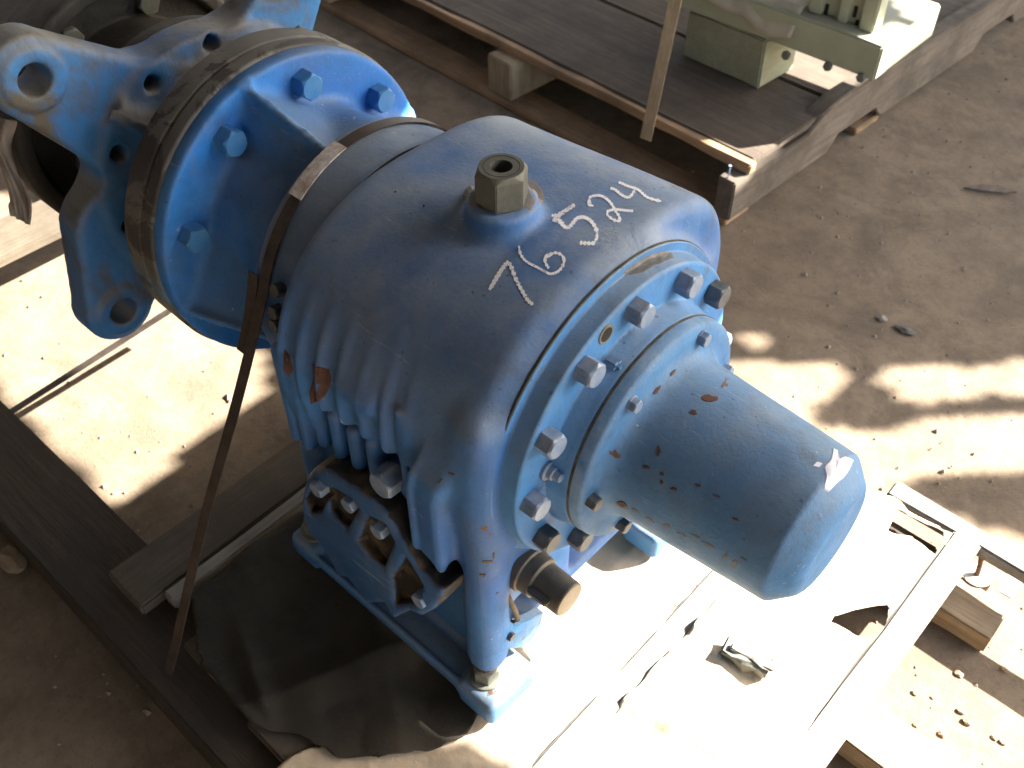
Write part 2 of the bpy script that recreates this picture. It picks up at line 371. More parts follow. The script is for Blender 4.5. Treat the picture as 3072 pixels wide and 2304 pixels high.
def rbox(x, y, z, c, hf, r):
    qx, qy, qz = np.abs(x - c[0]) - hf[0] + r, np.abs(y - c[1]) - hf[1] + r, np.abs(z - c[2]) - hf[2] + r
    return np.sqrt(np.maximum(qx, 0) ** 2 + np.maximum(qy, 0) ** 2 + np.maximum(qz, 0) ** 2) + np.minimum(np.maximum(qx, np.maximum(qy, qz)), 0) - r
def cyl(u, v, w_, c, rad, w0, w1, r):        # axis along w_
    d1 = np.sqrt((u - c[0]) ** 2 + (v - c[1]) ** 2) - rad + r; d2 = np.abs(w_ - (w0 + w1) / 2) - (w1 - w0) / 2 + r
    return np.sqrt(np.maximum(d1, 0) ** 2 + np.maximum(d2, 0) ** 2) + np.minimum(np.maximum(d1, d2), 0) - r
def seg2(u, v, a, b, ra, rb):
    pu, pv = u - a[0], v - a[1]; bu, bv = b[0] - a[0], b[1] - a[1]; L = bu * bu + bv * bv
    t = np.clip((pu * bu + pv * bv) / L, 0, 1); return np.sqrt((pu - t * bu) ** 2 + (pv - t * bv) ** 2) - (ra + (rb - ra) * t)
def sstep(a, b, x): t = np.clip((x - a) / (b - a), 0, 1); return t * t * (3 - 2 * t)

# ================================================================ the pump / gear unit
pump = thing('gear_pump', 'big worn blue gear pump with cylindrical end cover and chalk numbers, lying on the skid', 'pump', (-.6, 0, -.42))

def f_house(x, y, z):
    s = sstep(-.74, -.43, x)
    aL = .206 - .012 * s; aR = .208 + .012 * s; b = .180 + .010 * s
    left = (y < 0); a = np.where(left, aL, aR); n = np.where(left, 2.25, 3.3)
    se = ((np.abs(y / a) ** n + np.abs(z / b) ** n + 1e-9) ** (1 / n) - 1) * b
    # long shallow circumferential ribs that fade out over the shoulder
    msk = sstep(-.07, -.16, y) * sstep(.13, .02, z) * sstep(-.50, -.54, x)
    se = se - .0064 * msk * np.clip(np.cos((x + .735) * 2 * np.pi / .031), -.3, 1)
    d = smax(se, np.abs(x + .5725) - .1455, .020)
    cut = -(z + .02 + .098 * sstep(-.655, -.69, x) + .5 * sstep(-.52, -.47, x) + .5 * sstep(0.0, .05, y))
    d = smax(d, cut, .014)
    low = rbox(x, y, z, (-.595, .0, -.18), (.165, .168, .158), .018)
    d = smin(d, low, .022)
    for sg in (-1, 1):                       # side walls down to the feet, corner columns
        d = smin(d, rbox(x, y, z, (-.60, sg * .158, -.30), (.16, .012, .10), .008), .012)
        d = smin(d, rbox(x, y, z, (-.441, sg * .170, -.13), (.0225, .0225, .225), .020), .022)
        d = smin(d, rbox(x, y, z, (-.450, sg * .163, -.36), (.017, .017, .03), .012), .012)
        d = smin(d, rbox(x, y, z, (-.765, sg * .15, -.30), (.014, .02, .10), .01), .02)
    # broad rib beside the column with its sharp edge
    cx = -.500 + .20 * np.maximum(z - .0, 0)
    d = smin(d, rbox(x - .25 * np.maximum(z + .03, 0), y + .10 * (x + .49) - .5 * np.maximum(z - .0, 0), z, (-.486, -.184, -.043), (.020, .026, .113), .010), .014)
    d = smin(d, rbox(x - .25 * np.maximum(z + .03, 0), y - .5 * np.maximum(z - .0, 0), z, (-.507, -.186, -.035), (.0042, .027, .123), .004), .005)
    d = smin(d, rbox(x, y, z, (-.529, -.180, -.02), (.005, .018, .08), .005), .006)
    # cooling fins under the shoulder
    for fx, top in ((-.672, .0), (-.641, -.016), (-.610, -.018), (-.579, -.014)):
        d = smin(d, rbox(x, y, z, (fx, -.180, top - .058), (.0095, .0215, .050), .009), .008)
    for fx in (-.715, -.693):
        d = smin(d, rbox(x, y, z, (fx, -.185, -.045), (.0085, .024, .078), .008), .006)
    d = smin(d, rbox(x - .15 * (z - .05), y - .62 * np.maximum(z - .045, 0), z, (-.585, -.186, .075), (.026, .020, .052), .010), .010)     # cast pad
    # round boss behind the big side screw
    d = smin(d, cyl(x, z, y, (-.549, -.092), .034, -.198, -.14, .006), .008)
    d = smax(d, -cyl(x, z, y, (-.549, -.092), .026, -.23, -.190, .002), .003)
    # filler boss and fillet
    d = smin(d, cyl(x, y, z, (-.549, -.022), .036, .12, .2065, .005), .016)
    # front bearing boss
    bf = cyl(y, z, x, (0, 0), .1855, -.50, -.4165, .004); d = smin(d, bf, .016)
    # openings in the lower front wall
    d = smax(d, -rbox(x, y, z, (-.43, -.104, -.290), (.06, .036, .036), .010), .006)
    d = smax(d, -rbox(x, y, z, (-.43, .06, -.275), (.045, .085, .04), .012), .012)
    # deep scoop in the side wall behind the side cover
    d = smax(d, -rbox(x, y, z, (-.60, -.185, -.255), (.13, .022, .12), .012), .01)
    # neck bore and rear collar
    d = smin(d, cyl(y, z, x, (0, 0), .170, -.80, -.70, .003), .006)
    d = smax(d, -(np.abs(np.sqrt(y * y + z * z) - .174) - .006 + 0 * x + np.maximum(np.abs(x + .7225) - .0022, 0) * 4), .002)
    return d
V, F = surfnet(f_house, (-.81, -.24, -.41), (-.40, .24, .225), .0036)
housing = mk('housing', V, F, M['blue'], pump, smooth=True, reg=True)

# feet and base rails
def f_foot(x, y, z, sg):
    d = None
    for sg in (sg,):
        a = rbox(x, y, z, (-.592, sg * .184, -.394), (.19, .024, .0085), .004)
        a = smin(a, rbox(x, y, z, (-.428, sg * .168, -.3985), (.030, .042, .0225), .008), .010)
        a = smin(a, rbox(x, y, z, (-.762, sg * .168, -.3985), (.026, .040, .0225), .008), .010)
        a = smin(a, rbox(x, y, z, (-.592, sg * .205, -.386), (.18, .004, .006), .003), .004)
        d = a if d is None else np.minimum(d, a)
    return d
for sg in (-1, 1):
    V, F = surfnet(lambda x, y, z: f_foot(x, y, z, sg), (-.80, min(sg * .11, sg * .225), -.43), (-.38, max(sg * .11, sg * .225), -.36), .0026)
    mk('base_rail', V, F, M['blue_pale'], pump, smooth=True, reg=True)

# filler plug
FP = (-.549, -.022)
plug = place('filler_plug', hex_mesh('filler_plug', .0465, .036, M['plug'], hole=.0108), (FP[0], FP[1], .2085), (0, 0, 1), pump, R(2))
V, F = lathe_x([(0, .0195), (0, .0225), (.004, .0222), (.0045, .0195)], 48)
wv = np.array(V); mk('plug_washer', np.stack([wv[:, 1] + FP[0], wv[:, 2] + FP[1], wv[:, 0] + .2062], 1), F, M['grease'], pump)
bm = bmesh.new(); bmesh.ops.create_cone(bm, cap_ends=True, segments=32, radius1=.0107, radius2=.0107, depth=.001)
me = bpy.data.meshes.new('plug_recess'); bm.to_mesh(me); bm.free(); me.materials.append(M['black']); place('plug_recess', me, (FP[0], FP[1], .2225), (0, 0, 1), pump)
V, F = lathe_x([(0, .0172), (0, .0178), (.0004, .0178), (.0004, .0172), (0, .0172)], 40, cap=False); wv = np.array(V)
mk('plug_groove', np.stack([wv[:, 1] + FP[0], wv[:, 2] + FP[1], wv[:, 0] + .2443], 1), F, M['black'], pump)
V, F = lathe_x([(-.7205, .16), (-.7205, .1722), (-.7180, .1722), (-.7180, .16)], 120); mk('neck_gap_dark', V, F, M['black'], pump)  # black ring stands in for the darkness of the neck groove

# front flange (bearing housing) with boss for the cover
prof = fillet([(-.4165, .10), (-.4165, .1855), (-.4135, .1855), (-.4135, .1752), (-.3925, .1746), (-.3905, .1715), (-.3895, .134), (-.3740, .1300), (-.3655, .1288), (-.3655, .05)], .0022, 3)
V, F = lathe_x(prof, 144); mk('front_flange', V, F, M['blue_pale'], pump, smooth=40, reg=True)
V, F = lathe_x([(-.4172, .17), (-.4172, .1864), (-.4150, .1864), (-.4150, .17)], 144); mk('flange_gasket', V, F, M['gasket'], pump)
V, F = lathe_x([(-.3655, .10), (-.3655, .1290), (-.3628, .1290), (-.3628, .10)], 144); mk('cover_gasket', V, F, M['gasket'], pump)
# end cover
def cover_r(x): return .0915 + (x + .325) / (.175) * (-.0105)
prof = [(-.3628, .05), (-.3628, .1285), (-.3525, .1278), (-.3490, .125), (-.3475, .110), (-.3450, .100), (-.339, .0945), (-.330, .0920)]
prof += [(x, cover_r(x)) for x in np.linspace(-.32, -.178, 10)]
a0 = cover_r(-.178)
prof = prof[:-1] + fillet([prof[-1], (-.1705, a0 - .0005), (-.1505, a0 - .0205), (-.1465, a0 - .0300), (-.1455, .004)], .008, 5)[1:]
V, F = lathe_x(prof, 144, cap=True)
Vn = np.array(V); rr = np.hypot(Vn[:, 1], Vn[:, 2]); ang = np.arctan2(Vn[:, 2], Vn[:, 1])
wob = 1 + .004 * np.sin(3 * ang + 1) * (Vn[:, 0] > -.33) + .003 * np.sin(ang * 5 + Vn[:, 0] * 40) * (Vn[:, 0] > -.33); Vn[:, 1] *= wob; Vn[:, 2] *= wob
mk('end_cover', Vn, F, M['cover_blue'], pump, smooth=50, reg=True)
# bolts of the flange (twelve places, one empty) and of the cover
hb = hex_mesh('flange_bolt', .0245, .0185, M['bolt'], washer=.0); hbd = hex_mesh('flange_bolt_dirty', .0245, .0185, M['bolt_dark'])
for i, a in enumerate((0, 33.5, 65, 95, 123, 151, 180, -151, -120, -90, -60, -30)):
    me = hbd if a in (33.5, -151, -120, -90, -60) else hb
    place('flange_bolt', me, (-.3905, .156 * math.cos(R(a)), .156 * math.sin(R(a))), (1, 0, 0), pump, R(rng.uniform(0, 60)), 'dark grimy flange bolt' if me is hbd else None)
def disc_mesh(name, r, mat, n=24):
    bm = bmesh.new(); bmesh.ops.create_cone(bm, cap_ends=True, segments=n, radius1=r, radius2=r * .92, depth=.0016)
    me = bpy.data.meshes.new(name); bm.to_mesh(me); bm.free(); me.materials.append(mat); return me
place('empty_bolt_hole', disc_mesh('empty_bolt_hole', .0082, M['black']), (-.3894, .160 * math.cos(R(109.5)), .160 * math.sin(R(109.5))), (1, 0, 0), pump)
place('hole_rim', disc_mesh('hole_rim', .0110, M['cast']), (-.3898, .160 * math.cos(R(109.5)), .160 * math.sin(R(109.5))), (1, 0, 0), pump)
cb = hex_mesh('cover_bolt', .0135, .009, M['bolt'], washer=.0085); cbd = hex_mesh('cover_bolt_dark', .0145, .011, M['bolt_dark'])
for a in (65, 5, 123, 181, 241, 301):
    place('cover_bolt', cbd if a in (181, 241) else cb, (-.3482, .1135 * math.cos(R(a)), .1135 * math.sin(R(a))), (1, 0, 0), pump, R(a))
# small grease nipple on the flange
V, F = lathe_x(fillet([(-.390, .0005), (-.390, .0115), (-.386, .0115), (-.3855, .0075), (-.380, .0075), (-.3795, .0055), (-.372, .005), (-.370, .0005)], .0008, 2), 24, *[at(1195, 1022, 'x', -.382)[i] for i in (1, 2)])
mk('grease_nipple', V, F, M['bolt'], pump, smooth=40)
# raised web on the flange boss
w0, w1 = at(1340, 800, 'x', -.372), at(1362, 775, 'x', -.372)
V, F = box((-.389, -.006, -.013), (-.370, .006, .013), .004); Vn = np.array(V)
ca, sa = math.cos(R(22)), math.sin(R(22)); Vn = np.stack([Vn[:, 0], Vn[:, 1] * ca - Vn[:, 2] * sa + w0[1], Vn[:, 1] * sa + Vn[:, 2] * ca + w0[2]], 1)
mk('boss_web', Vn, F, M['blue_pale'], pump, smooth=40)

# input shaft stub
sy, sz = -.118, -.190
sc = lambda x: at(0, 0, 'x', x)
V, F = lathe_x(fillet([(-.46, .0005), (-.46, .036), (-.432, .036), (-.430, .028)], .002, 2), 64, sy - .022, sz + .025); 
SC = (-.118, -.192)
V, F = lathe_x(fillet([(-.455, .001), (-.455, .0335), (-.434, .0335), (-.432, .030), (-.418, .0295), (-.417, .0265), (-.402, .026), (-.4, .0225), (-.3625, .0220), (-.3600, .0210), (-.3598, .001)], .0012, 3), 72, *SC)
Vn = np.array(V); fi = [1 if all(abs(V[i][0] + .3598) < .0006 for i in f) else 0 for f in F]
mk('drive_shaft', V, F, M['shaft'], pump, smooth=40, mats=[M['shaft_face']], fm=fi)
V, F = lathe_x(fillet([(-.456, .03), (-.456, .0385), (-.438, .0385), (-.438, .03)], .001, 2), 64, *SC); mk('shaft_seal', V, F, M['black'], pump, smooth=40)
V, F = box((-.4005, SC[0] - .0285, SC[1] + .004), (-.372, SC[0] - .019, SC[1] + .012), .0015); mk('shaft_key', V, F, M['shaft'], pump)

# bracket plate in the lower front opening, with its screw and a bent hook
p = [at(*q, 'x', -.420) for q in ((1078, 1325), (1112, 1350), (1128, 1345), (1176, 1322), (1168, 1352), (1140, 1398), (1100, 1403), (1072, 1394))]
V, F = prism([q[:] for q in p], 'x', -.432, -.420, .0015); mk('bracket', V, F, M['blue_pale'], pump, smooth=30)
q = at(1100, 1372, 'x', -.42); place('bracket_screw', hex_mesh('bracket_screw', .010, .006, M['bolt_dark']), (-.420, q.y, q.z), (1, 0, 0), pump, .3)
def tube(name, pts, r, mat, parent, n=10, flat=1.0, reg=False):
    pts = [Vector(p) for p in pts]; V = []; F = []
    for i, p in enumerate(pts):
        d = (pts[min(i + 1, len(pts) - 1)] - pts[max(i - 1, 0)]).normalized(); u = d.cross(Vector((.13, .2, 1))).normalized(); v = d.cross(u)
        for k in range(n): a = 2 * math.pi * k / n; V.append((p + u * r * math.cos(a) + v * r * flat * math.sin(a))[:])
    for i in range(len(pts) - 1):
        for k in range(n): j = (k + 1) % n; F.append((i * n + k, i * n + j, (i + 1) * n + j, (i + 1) * n + k))
    F.append(tuple(range(n - 1, -1, -1))); F.append(tuple((len(pts) - 1) * n + k for k in range(n)))
    return mk(name, V, F, mat, parent, smooth=50, reg=reg)
tube('bent_hook', [at(*q, 'x', xx) for q, xx in (((1083, 1270), -.428), ((1098, 1290), -.424), ((1112, 1318), -.42), ((1118, 1338), -.42), ((1108, 1345), -.424), ((1098, 1340), -.43))], .0035, M['grease'], pump)

# foot nuts and studs
nutm = hex_mesh('foot_nut', .030, .020, M['cast'], washer=.0)
for sg, x in ((-1, -.436), (1, -.436), (-1, -.765), (1, -.765)):
    yy = -.178 if sg < 0 else .178
    V, F = lathe_x([(0, .001), (0, .0225), (.003, .022), (.003, .001)], 40); wv = np.array(V)
    mk('foot_washer', np.stack([wv[:, 1] + x, wv[:, 2] + yy, wv[:, 0] - .3758], 1), F, M['cast'], pump)
    place('foot_nut', nutm, (x, yy, -.3728), (0, 0, 1), pump, R(20))
    V, F = lathe_x(fillet([(0, .001), (0, .0105), (.016, .0105), (.018, .009), (.018, .001)], .001, 2), 24); wv = np.array(V)
    mk('foot_stud', np.stack([wv[:, 1] + x - .001, wv[:, 2] + yy, wv[:, 0] - .355], 1), F, M['rust'], pump, smooth=40)

# side cover: lobed plate with pockets between webs
z9 = lambda X, Y: (576 + .28212 * X, 900 + .28212 * Y)
YC = -.222
out = [(290, 470), (330, 420), (420, 400), (520, 440), (620, 520), (720, 570), (800, 640), (900, 760), (980, 900), (1060, 1010), (1170, 1180), (1280, 1290), (1350, 1340), (1340, 1420), (1260, 1500), (1180, 1540), (1090, 1500), (960, 1560), (900, 1440), (760, 1440), (620, 1250), (540, 1240), (480, 1110), (400, 980), (300, 900), (250, 700), (260, 600)]
pl = [at(*z9(*q), 'y', YC) for q in out]; PX = np.array([q.x for q in pl]); PZ = np.array([q.z for q in pl])
def poly_sd(u, v, px, pz):
    u, v = np.broadcast_arrays(u, v); d = np.full(u.shape, 1e9, np.float32); ins = np.zeros(u.shape, bool); n = len(px)
    for i in range(n):
        j = (i - 1) % n; ex, ez = px[j] - px[i], pz[j] - pz[i]; wx, wz = u - px[i], v - pz[i]
        t = np.clip((wx * ex + wz * ez) / (ex * ex + ez * ez), 0, 1); d = np.minimum(d, (wx - ex * t) ** 2 + (wz - ez * t) ** 2)
        c = ((pz[i] > v) != (pz[j] > v)) & (u < (px[j] - px[i]) * (v - pz[i]) / (pz[j] - pz[i] + 1e-12) + px[i]); ins ^= c
    return np.where(ins, -np.sqrt(d), np.sqrt(d))
pocks = [[(350, 560), (440, 600), (470, 560), (400, 740), (330, 740), (290, 650)], [(500, 560), (640, 640), (690, 700), (600, 860), (480, 740), (470, 650)],
         [(780, 780), (900, 840), (960, 960), (880, 1160), (780, 1060), (700, 960)], [(1060, 1090), (1130, 1200), (1180, 1300), (1120, 1440), (980, 1440), (960, 1260)]]
PK = []
for k in pocks:
    q = [at(*z9(*c), 'y', YC) for c in k]; PK.append((np.array([c.x for c in q]), np.array([c.z for c in q])))
def f_side(x, y, z):
    s2 = poly_sd(x[:, :, :], z, PX, PZ)
    d = smax(s2 + 0 * y, np.abs(y - (YC + .031)) - .031, .010)
    for px, pz in PK:
        p2 = poly_sd(x, z, px, pz); d = smax(d, -np.maximum(p2 - .001, (y - (YC + .013)) * .9), .008)
    return d
V, F = surfnet(f_side, (PX.min() - .012, -.235, PZ.min() - .012), (PX.max() + .012, -.150, PZ.max() + .012), .0026)
tri = V[F].mean(1); fm = ((tri[:, 1] > YC + .0055) & (tri[:, 2] > -.30)).astype(int)
inside = np.zeros(len(F), bool)
for px, pz in PK: inside |= poly_sd(tri[:, 0], tri[:, 2], px, pz) < .008
fm[inside] = 0
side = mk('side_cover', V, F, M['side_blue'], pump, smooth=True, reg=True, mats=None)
sb = hex_mesh('side_cover_bolt', .0195, .014, M['bolt'])
for q in ((450, 510), (660, 650), (885, 850), (1200, 1380)):
    c = at(*z9(*q), 'y', YC + .006); place('bolt', sb, (c.x, YC + (.010 if q[0] > 600 else .004), c.z), (0, -1, 0), side, R(q[0]))
# big side screw in its boss
c = at(835, 1040, 'y', -.205); place('side_plug', hex_mesh('side_plug', .031, .026, M['bolt']), (c.x, -.190, c.z), (0, -1, .05), pump, R(25))
# lugs and small bolts beside the neck
for px, py in ((590, 640), (590, 690), (628, 700)):
    c = at(px, py, 'x', -.742); nn = Vector((0, c.y, c.z)).normalized()
    place('neck_bolt', hex_mesh('neck_bolt', .015, .012, M['bolt_dark']), (-.752, nn.y * .170, nn.z * .170), nn, pump)

# ---- adapter bell between housing and motor flange
def f_bell(x, y, z):
    t = np.clip((x + .925) / (-.785 + .925), 0, 1)              # 0 at the big flange, 1 at the neck
    a = R(104); u = y * math.cos(a) + z * math.sin(a); v = -y * math.sin(a) + z * math.cos(a)   # u: along the ridge
    r = np.sqrt(y * y + z * z)
    core = r - (.128 + .026 * t)
    p_, q_ = np.abs((u + v) * .7071), np.abs((u - v) * .7071); hw = .1405 - .026 * t
    sq = smax(p_ - hw, q_ - hw, .010); sq = smax(sq, r - (.206 - .042 * t), .005)
    d = smin(core, sq, .006)
    for uu, vv in ((u, v), (v, u)):
        web = np.maximum(np.abs(vv) - .0045, np.abs(uu) - (.2055 - .040 * t)); d = smin(d, web, .005)
    # rounded bulges between the webs
    for an in (58, 142, 236, -34):
        cy_, cz_ = math.cos(R(an)), math.sin(R(an)); q = np.sqrt((y - cy_ * .094) ** 2 + (z - cz_ * .094) ** 2); d = smin(d, q - (.048 + .014 * t), .02)
    d = smax(d, np.abs(x + .853) - .072, .004)
    fl = cyl(y, z, x, (0, 0), .2075, -.945, -.9195, .005); d = smin(d, fl, .012)
    # spot faces round the bolts
    for an in (38, 81, 121, 162, -157, -115, -70, -25):
        cy_, cz_ = math.cos(R(an)) * .173, math.sin(R(an)) * .173
        d = smax(d, -cyl(y, z, x, (cy_, cz_), .0235, -.9185, -.80, .004), .003)
    d = smin(d, cyl(y, z, x, (0, 0), .158, -.80, -.775, .003), .006)
    return d
V, F = surfnet(f_bell, (-.955, -.225, -.225), (-.765, .225, .225), .0038)
mk('adapter_bell', V, F, M['blue_fresh'], pump, smooth=True, reg=True)
bb = hex_mesh('bell_bolt', .030, .021, M['bolt_blue'], washer=.0)
for i, a in enumerate((38, 81, 121, 162, -157, -115, -70, -25)):
    place('bell_bolt', bb, (-.9195, .173 * math.cos(R(a)), .173 * math.sin(R(a))), (1, 0, 0), pump, R(i * 17))
# big twin flange ring, grey and flaking
prof = fillet([(-1.000, .12), (-1.000, .2065), (-.996, .2105), (-.966, .2105), (-.964, .2075), (-.960, .2075), (-.958, .2110), (-.941, .2110), (-.9385, .2085), (-.9385, .12)], .0015, 3)
V, F = lathe_x(prof, 144); Vn = np.array(V); an = np.arctan2(Vn[:, 2], Vn[:, 1]); sc_ = 1 + .0025 * np.sin(9 * an) * np.sin(5 * an + 1); Vn[:, 1] *= sc_; Vn[:, 2] *= sc_
mk('flange_ring', Vn, F, M['ring'], pump, smooth=40, reg=True)
# ---- spider casting behind the flange: hub, disc, arms with eyes
EYES = [(-.207, .202, 136, .050), (-.204, -.150, -144, .050), (.195, .200, 46, .040)]
def f_spider(x, y, z):
    r = np.sqrt(y * y + z * z)
    disc = smax(r - .176, np.abs(x + 1.1255) - .0265, .008)
    hub = smax(r - .118, np.abs(x + 1.07) - .09, .006); d = smin(disc, hub, .05)
    for ey, ez, a, rb in EYES:
        b0 = (math.cos(R(a)) * .10, math.sin(R(a)) * .10) if a > 0 else (-.150, -.045)
        arm = smax(seg2(y, z, b0, (ey, ez), .084, rb), np.abs(x + 1.128) - .026, .010); d = smin(d, arm, .02)
        rib = np.maximum(seg2(y, z, (0, 0), (ey * .74, ez * .74), .010, .006), np.abs(x + 1.07 + .0 * y) - .05 * 1.0 + np.clip(r - .10, 0, .2) * .45); d = smin(d, rib, .03)
        d = smin(d, cyl(y, z, x, (ey, ez), .038, -1.16, -1.0965, .004), .006)
        d = smax(d, -cyl(y, z, x, (ey, ez), .0195, -1.2, -1.05, .002), .004)
        d = smax(d, -np.maximum(np.abs(np.sqrt((y - ey) ** 2 + (z - ez) ** 2) - .0385) - .0014, np.abs(x + 1.0965) - .0022), .0015)
    for a in (82, 117, 152, 12, -170, -100, -60):
        d = smax(d, -cyl(y, z, x, (math.cos(R(a)) * .160, math.sin(R(a)) * .160), .0105, -1.2, -1.05, .001), .003)
    return d
V, F = surfnet(f_spider, (-1.19, -.26, -.26), (-.985, .26, .26), .0042)
mk('spider_casting', V, F, M['spider'], pump, smooth=True, reg=True)
V, F = lathe_x([(-1.175, .001), (-1.175, .17), (-1.156, .17), (-1.156, .001)], 64); mk('back_plate', V, F, M['drum'], pump)
# rear drum with dusty rim
prof = fillet([(-2.15, .001), (-2.15, .180), (-1.36, .186), (-1.36, .198), (-1.285, .198), (-1.28, .192), (-1.28, .175), (-1.30, .170), (-1.30, .13), (-1.17, .12), (-1.17, .001)], .004, 3)
V, F = lathe_x(prof, 96); drum = mk('motor_drum', V, F, M['drum'], pump, smooth=40)
for a in (70, 118, 160, 25):
    place('drum_bolt', hex_mesh('drum_bolt', .03, .012, M['cast']), (-1.2995, .150 * math.cos(R(a)), .150 * math.sin(R(a))), (1, 0, 0), drum)

# ---------------------------------------------------------------- writing and marks laid on the surfaces
BV = []
for v, f in REG:
    ff = [tuple(map(int, q)) for q in f]; BV.append(BVHTree.FromPolygons([tuple(q) for q in v], ff))
def hitp(px, py, off=.0006):
    d = ray(px, py); best = None
    for b in BV:
        h = b.ray_cast(CAMO, d)
        if h[0] is not None and (best is None or h[3] < best[3]): best = h
    if best is None: return None
    n = best[1] if best[1].dot(d) < 0 else -best[1]
    return best[0] + n * off
def catmull(pts, per=8):
    P = [np.array(p, float) for p in pts]; P = [2 * P[0] - P[1]] + P + [2 * P[-1] - P[-2]]; o = []
    for i in range(1, len(P) - 2):
        for t in np.linspace(0, 1, per, endpoint=False):
            o.append(.5 * (2 * P[i] + (P[i + 1] - P[i - 1]) * t + (2 * P[i - 1] - 5 * P[i] + 4 * P[i + 1] - P[i + 2]) * t * t + (3 * P[i] - P[i - 1] - 3 * P[i + 1] + P[i + 2]) * t ** 3))
    o.append(P[-2]); return o
def ribbon_px(strokes, wpx):
    V = []; F = []
    for st in strokes:
        c = catmull(st); prev = None
        for i, p in enumerate(c):
            d = c[min(i + 1, len(c) - 1)] - c[max(i - 1, 0)]; d = d / (np.hypot(*d) + 1e-9); nn = np.array([-d[1], d[0]])
            wd = wpx * (.8 + .35 * math.sin(i * .45 + p[0])) * (.6 if i in (0, len(c) - 1) else 1)
            hs = [hitp(*(p + nn * wd * s)) for s in (-.5, 0, .5)]
            if any(h is None for h in hs): prev = None; continue
            k = len(V); V += [(h.x, h.y, h.z - Z0) for h in hs]
            if prev is not None:
                F += [(prev, prev + 1, k + 1, k), (prev + 1, prev + 2, k + 2, k + 1)]
            prev = k
    return V, F
zA = lambda X, Y: (540 + .5207 * X, 216 + .5207 * Y)           # crop coordinates used when reading the strokes off the photograph
zB = lambda X, Y: (864 + .609 * X, .609 * Y)
zC = lambda L_: [(1036.8 + .1953 * a, 360 + .1953 * b) for a, b in L_]
digits = {'7': [zC([(105, 1365), (180, 1250), (260, 1120), (310, 1065), (350, 1120), (400, 1250), (470, 1380), (530, 1480), (590, 1530)]), zC([(120, 1345), (200, 1200), (285, 1085)])],
          '6': [zC([(430, 880), (450, 970), (510, 1050), (620, 1110), (720, 1165), (790, 1190), (880, 1150), (930, 1060), (910, 990), (850, 960), (790, 970), (755, 1010)]), zC([(760, 970), (722, 1020), (732, 1080), (765, 1130)])],
          '5': [zC([(1050, 425), (950, 490), (860, 560), (825, 600), (870, 600), (910, 645), (960, 680), (1010, 650), (1070, 580), (1150, 565), (1230, 610), (1285, 700), (1290, 790), (1250, 850), (1180, 852), (1105, 845)]), zC([(1020, 445), (900, 520), (850, 545), (792, 545)]), zC([(840, 560), (880, 600), (930, 655)])],
          '2': [zC([(1255, 440), (1212, 420), (1215, 350), (1280, 325), (1360, 335), (1440, 400), (1490, 480), (1540, 560), (1530, 605), (1470, 590), (1410, 540), (1420, 495), (1500, 480), (1600, 488), (1695, 497)])],
          '4': [zC([(1440, 240), (1500, 265), (1570, 320), (1640, 345), (1690, 300), (1715, 245)]), zC([(1530, 175), (1650, 225), (1750, 260), (1850, 345), (2005, 390)])]}
for kk, st in digits.items():
    V, F = ribbon_px(st, 9.4 if kk in '57' else 7.0)
    o = mk('chalk_digit', V, F, M['chalk'], pump); o['label'] = 'white chalk figure ' + kk + ' on the blue housing'
def patch(name, poly, mat, parent=pump, off=.0007, sub=3, lab=None, jag=0):
    """small flake: irregular polygon (photo pixels) fanned and draped over the surface, given its own thickness"""
    c = np.mean(poly, 0); pts = []
    for i in range(len(poly)):
        a, b = np.array(poly[i], float), np.array(poly[(i + 1) % len(poly)], float)
        for t in np.linspace(0, 1, sub, endpoint=False): pts.append(a + (b - a) * t + rng.normal(0, jag, 2))
    rings = []; V = []; F = []
    fr = (1.0, .93, .5)
    for q, s in enumerate(fr):
        for p in pts:
            h = hitp(*(c + (p - c) * s), off=0.0001 if q == 0 else off)
            if h is None: return None
            V.append((h.x, h.y, h.z - Z0))
    h = hitp(*c, off=off); 
    if h is None: return None
    V.append((h.x, h.y, h.z - Z0)); n = len(pts)
    for q in range(2):
        for i in range(n): j = (i + 1) % n; F.append((q * n + i, q * n + j, (q + 1) * n + j, (q + 1) * n + i))
    for i in range(n): F.append((2 * n + i, 2 * n + (i + 1) % n, 3 * n))
    o = mk(name, V, F, mat, parent)
    if lab: o['label'] = lab
    return o
z5 = lambda pts: [(1008 + .521 * a, 504 + .521 * b) for a, b in pts]
patch('peeled_patch', z5([(1520, 890), (1540, 900), (1548, 935), (1570, 925), (1605, 940), (1585, 985), (1560, 1015), (1530, 1040), (1498, 1075), (1480, 1060), (1490, 1010), (1482, 970), (1510, 940)]), M['peel'], lab='pale peeled patch near the end of the cover', jag=.6)
patch('peeled_patch', z5([(1435, 965), (1452, 948), (1475, 955), (1460, 972)]), M['peel'], jag=.4)
def blob(cx, cy, rx, ry, n=9, rot=0):
    o = []
    for i in range(n):
        a = 2 * math.pi * i / n; r = rng.uniform(.55, 1.15); x_, y_ = rx * r * math.cos(a), ry * r * math.sin(a)
        o.append((cx + x_ * math.cos(rot) - y_ * math.sin(rot), cy + x_ * math.sin(rot) + y_ * math.cos(rot)))
    return o
for (X, Y, a, b) in ((640, 1130, 40, 12), (700, 1150, 26, 9), (760, 1190, 30, 10), (830, 1215, 22, 16), (890, 1250, 26, 10), (950, 1255, 30, 8), (1000, 1290, 36, 10), (1070, 1340, 9, 30), (1110, 1370, 14, 26), (1150, 1350, 22, 7)):
    q = z5([(X, Y)])[0]; patch('oil_mark', blob(q[0], q[1], a * .42, b * .42, 11, .5), M['oil'], off=.0003, jag=.5)
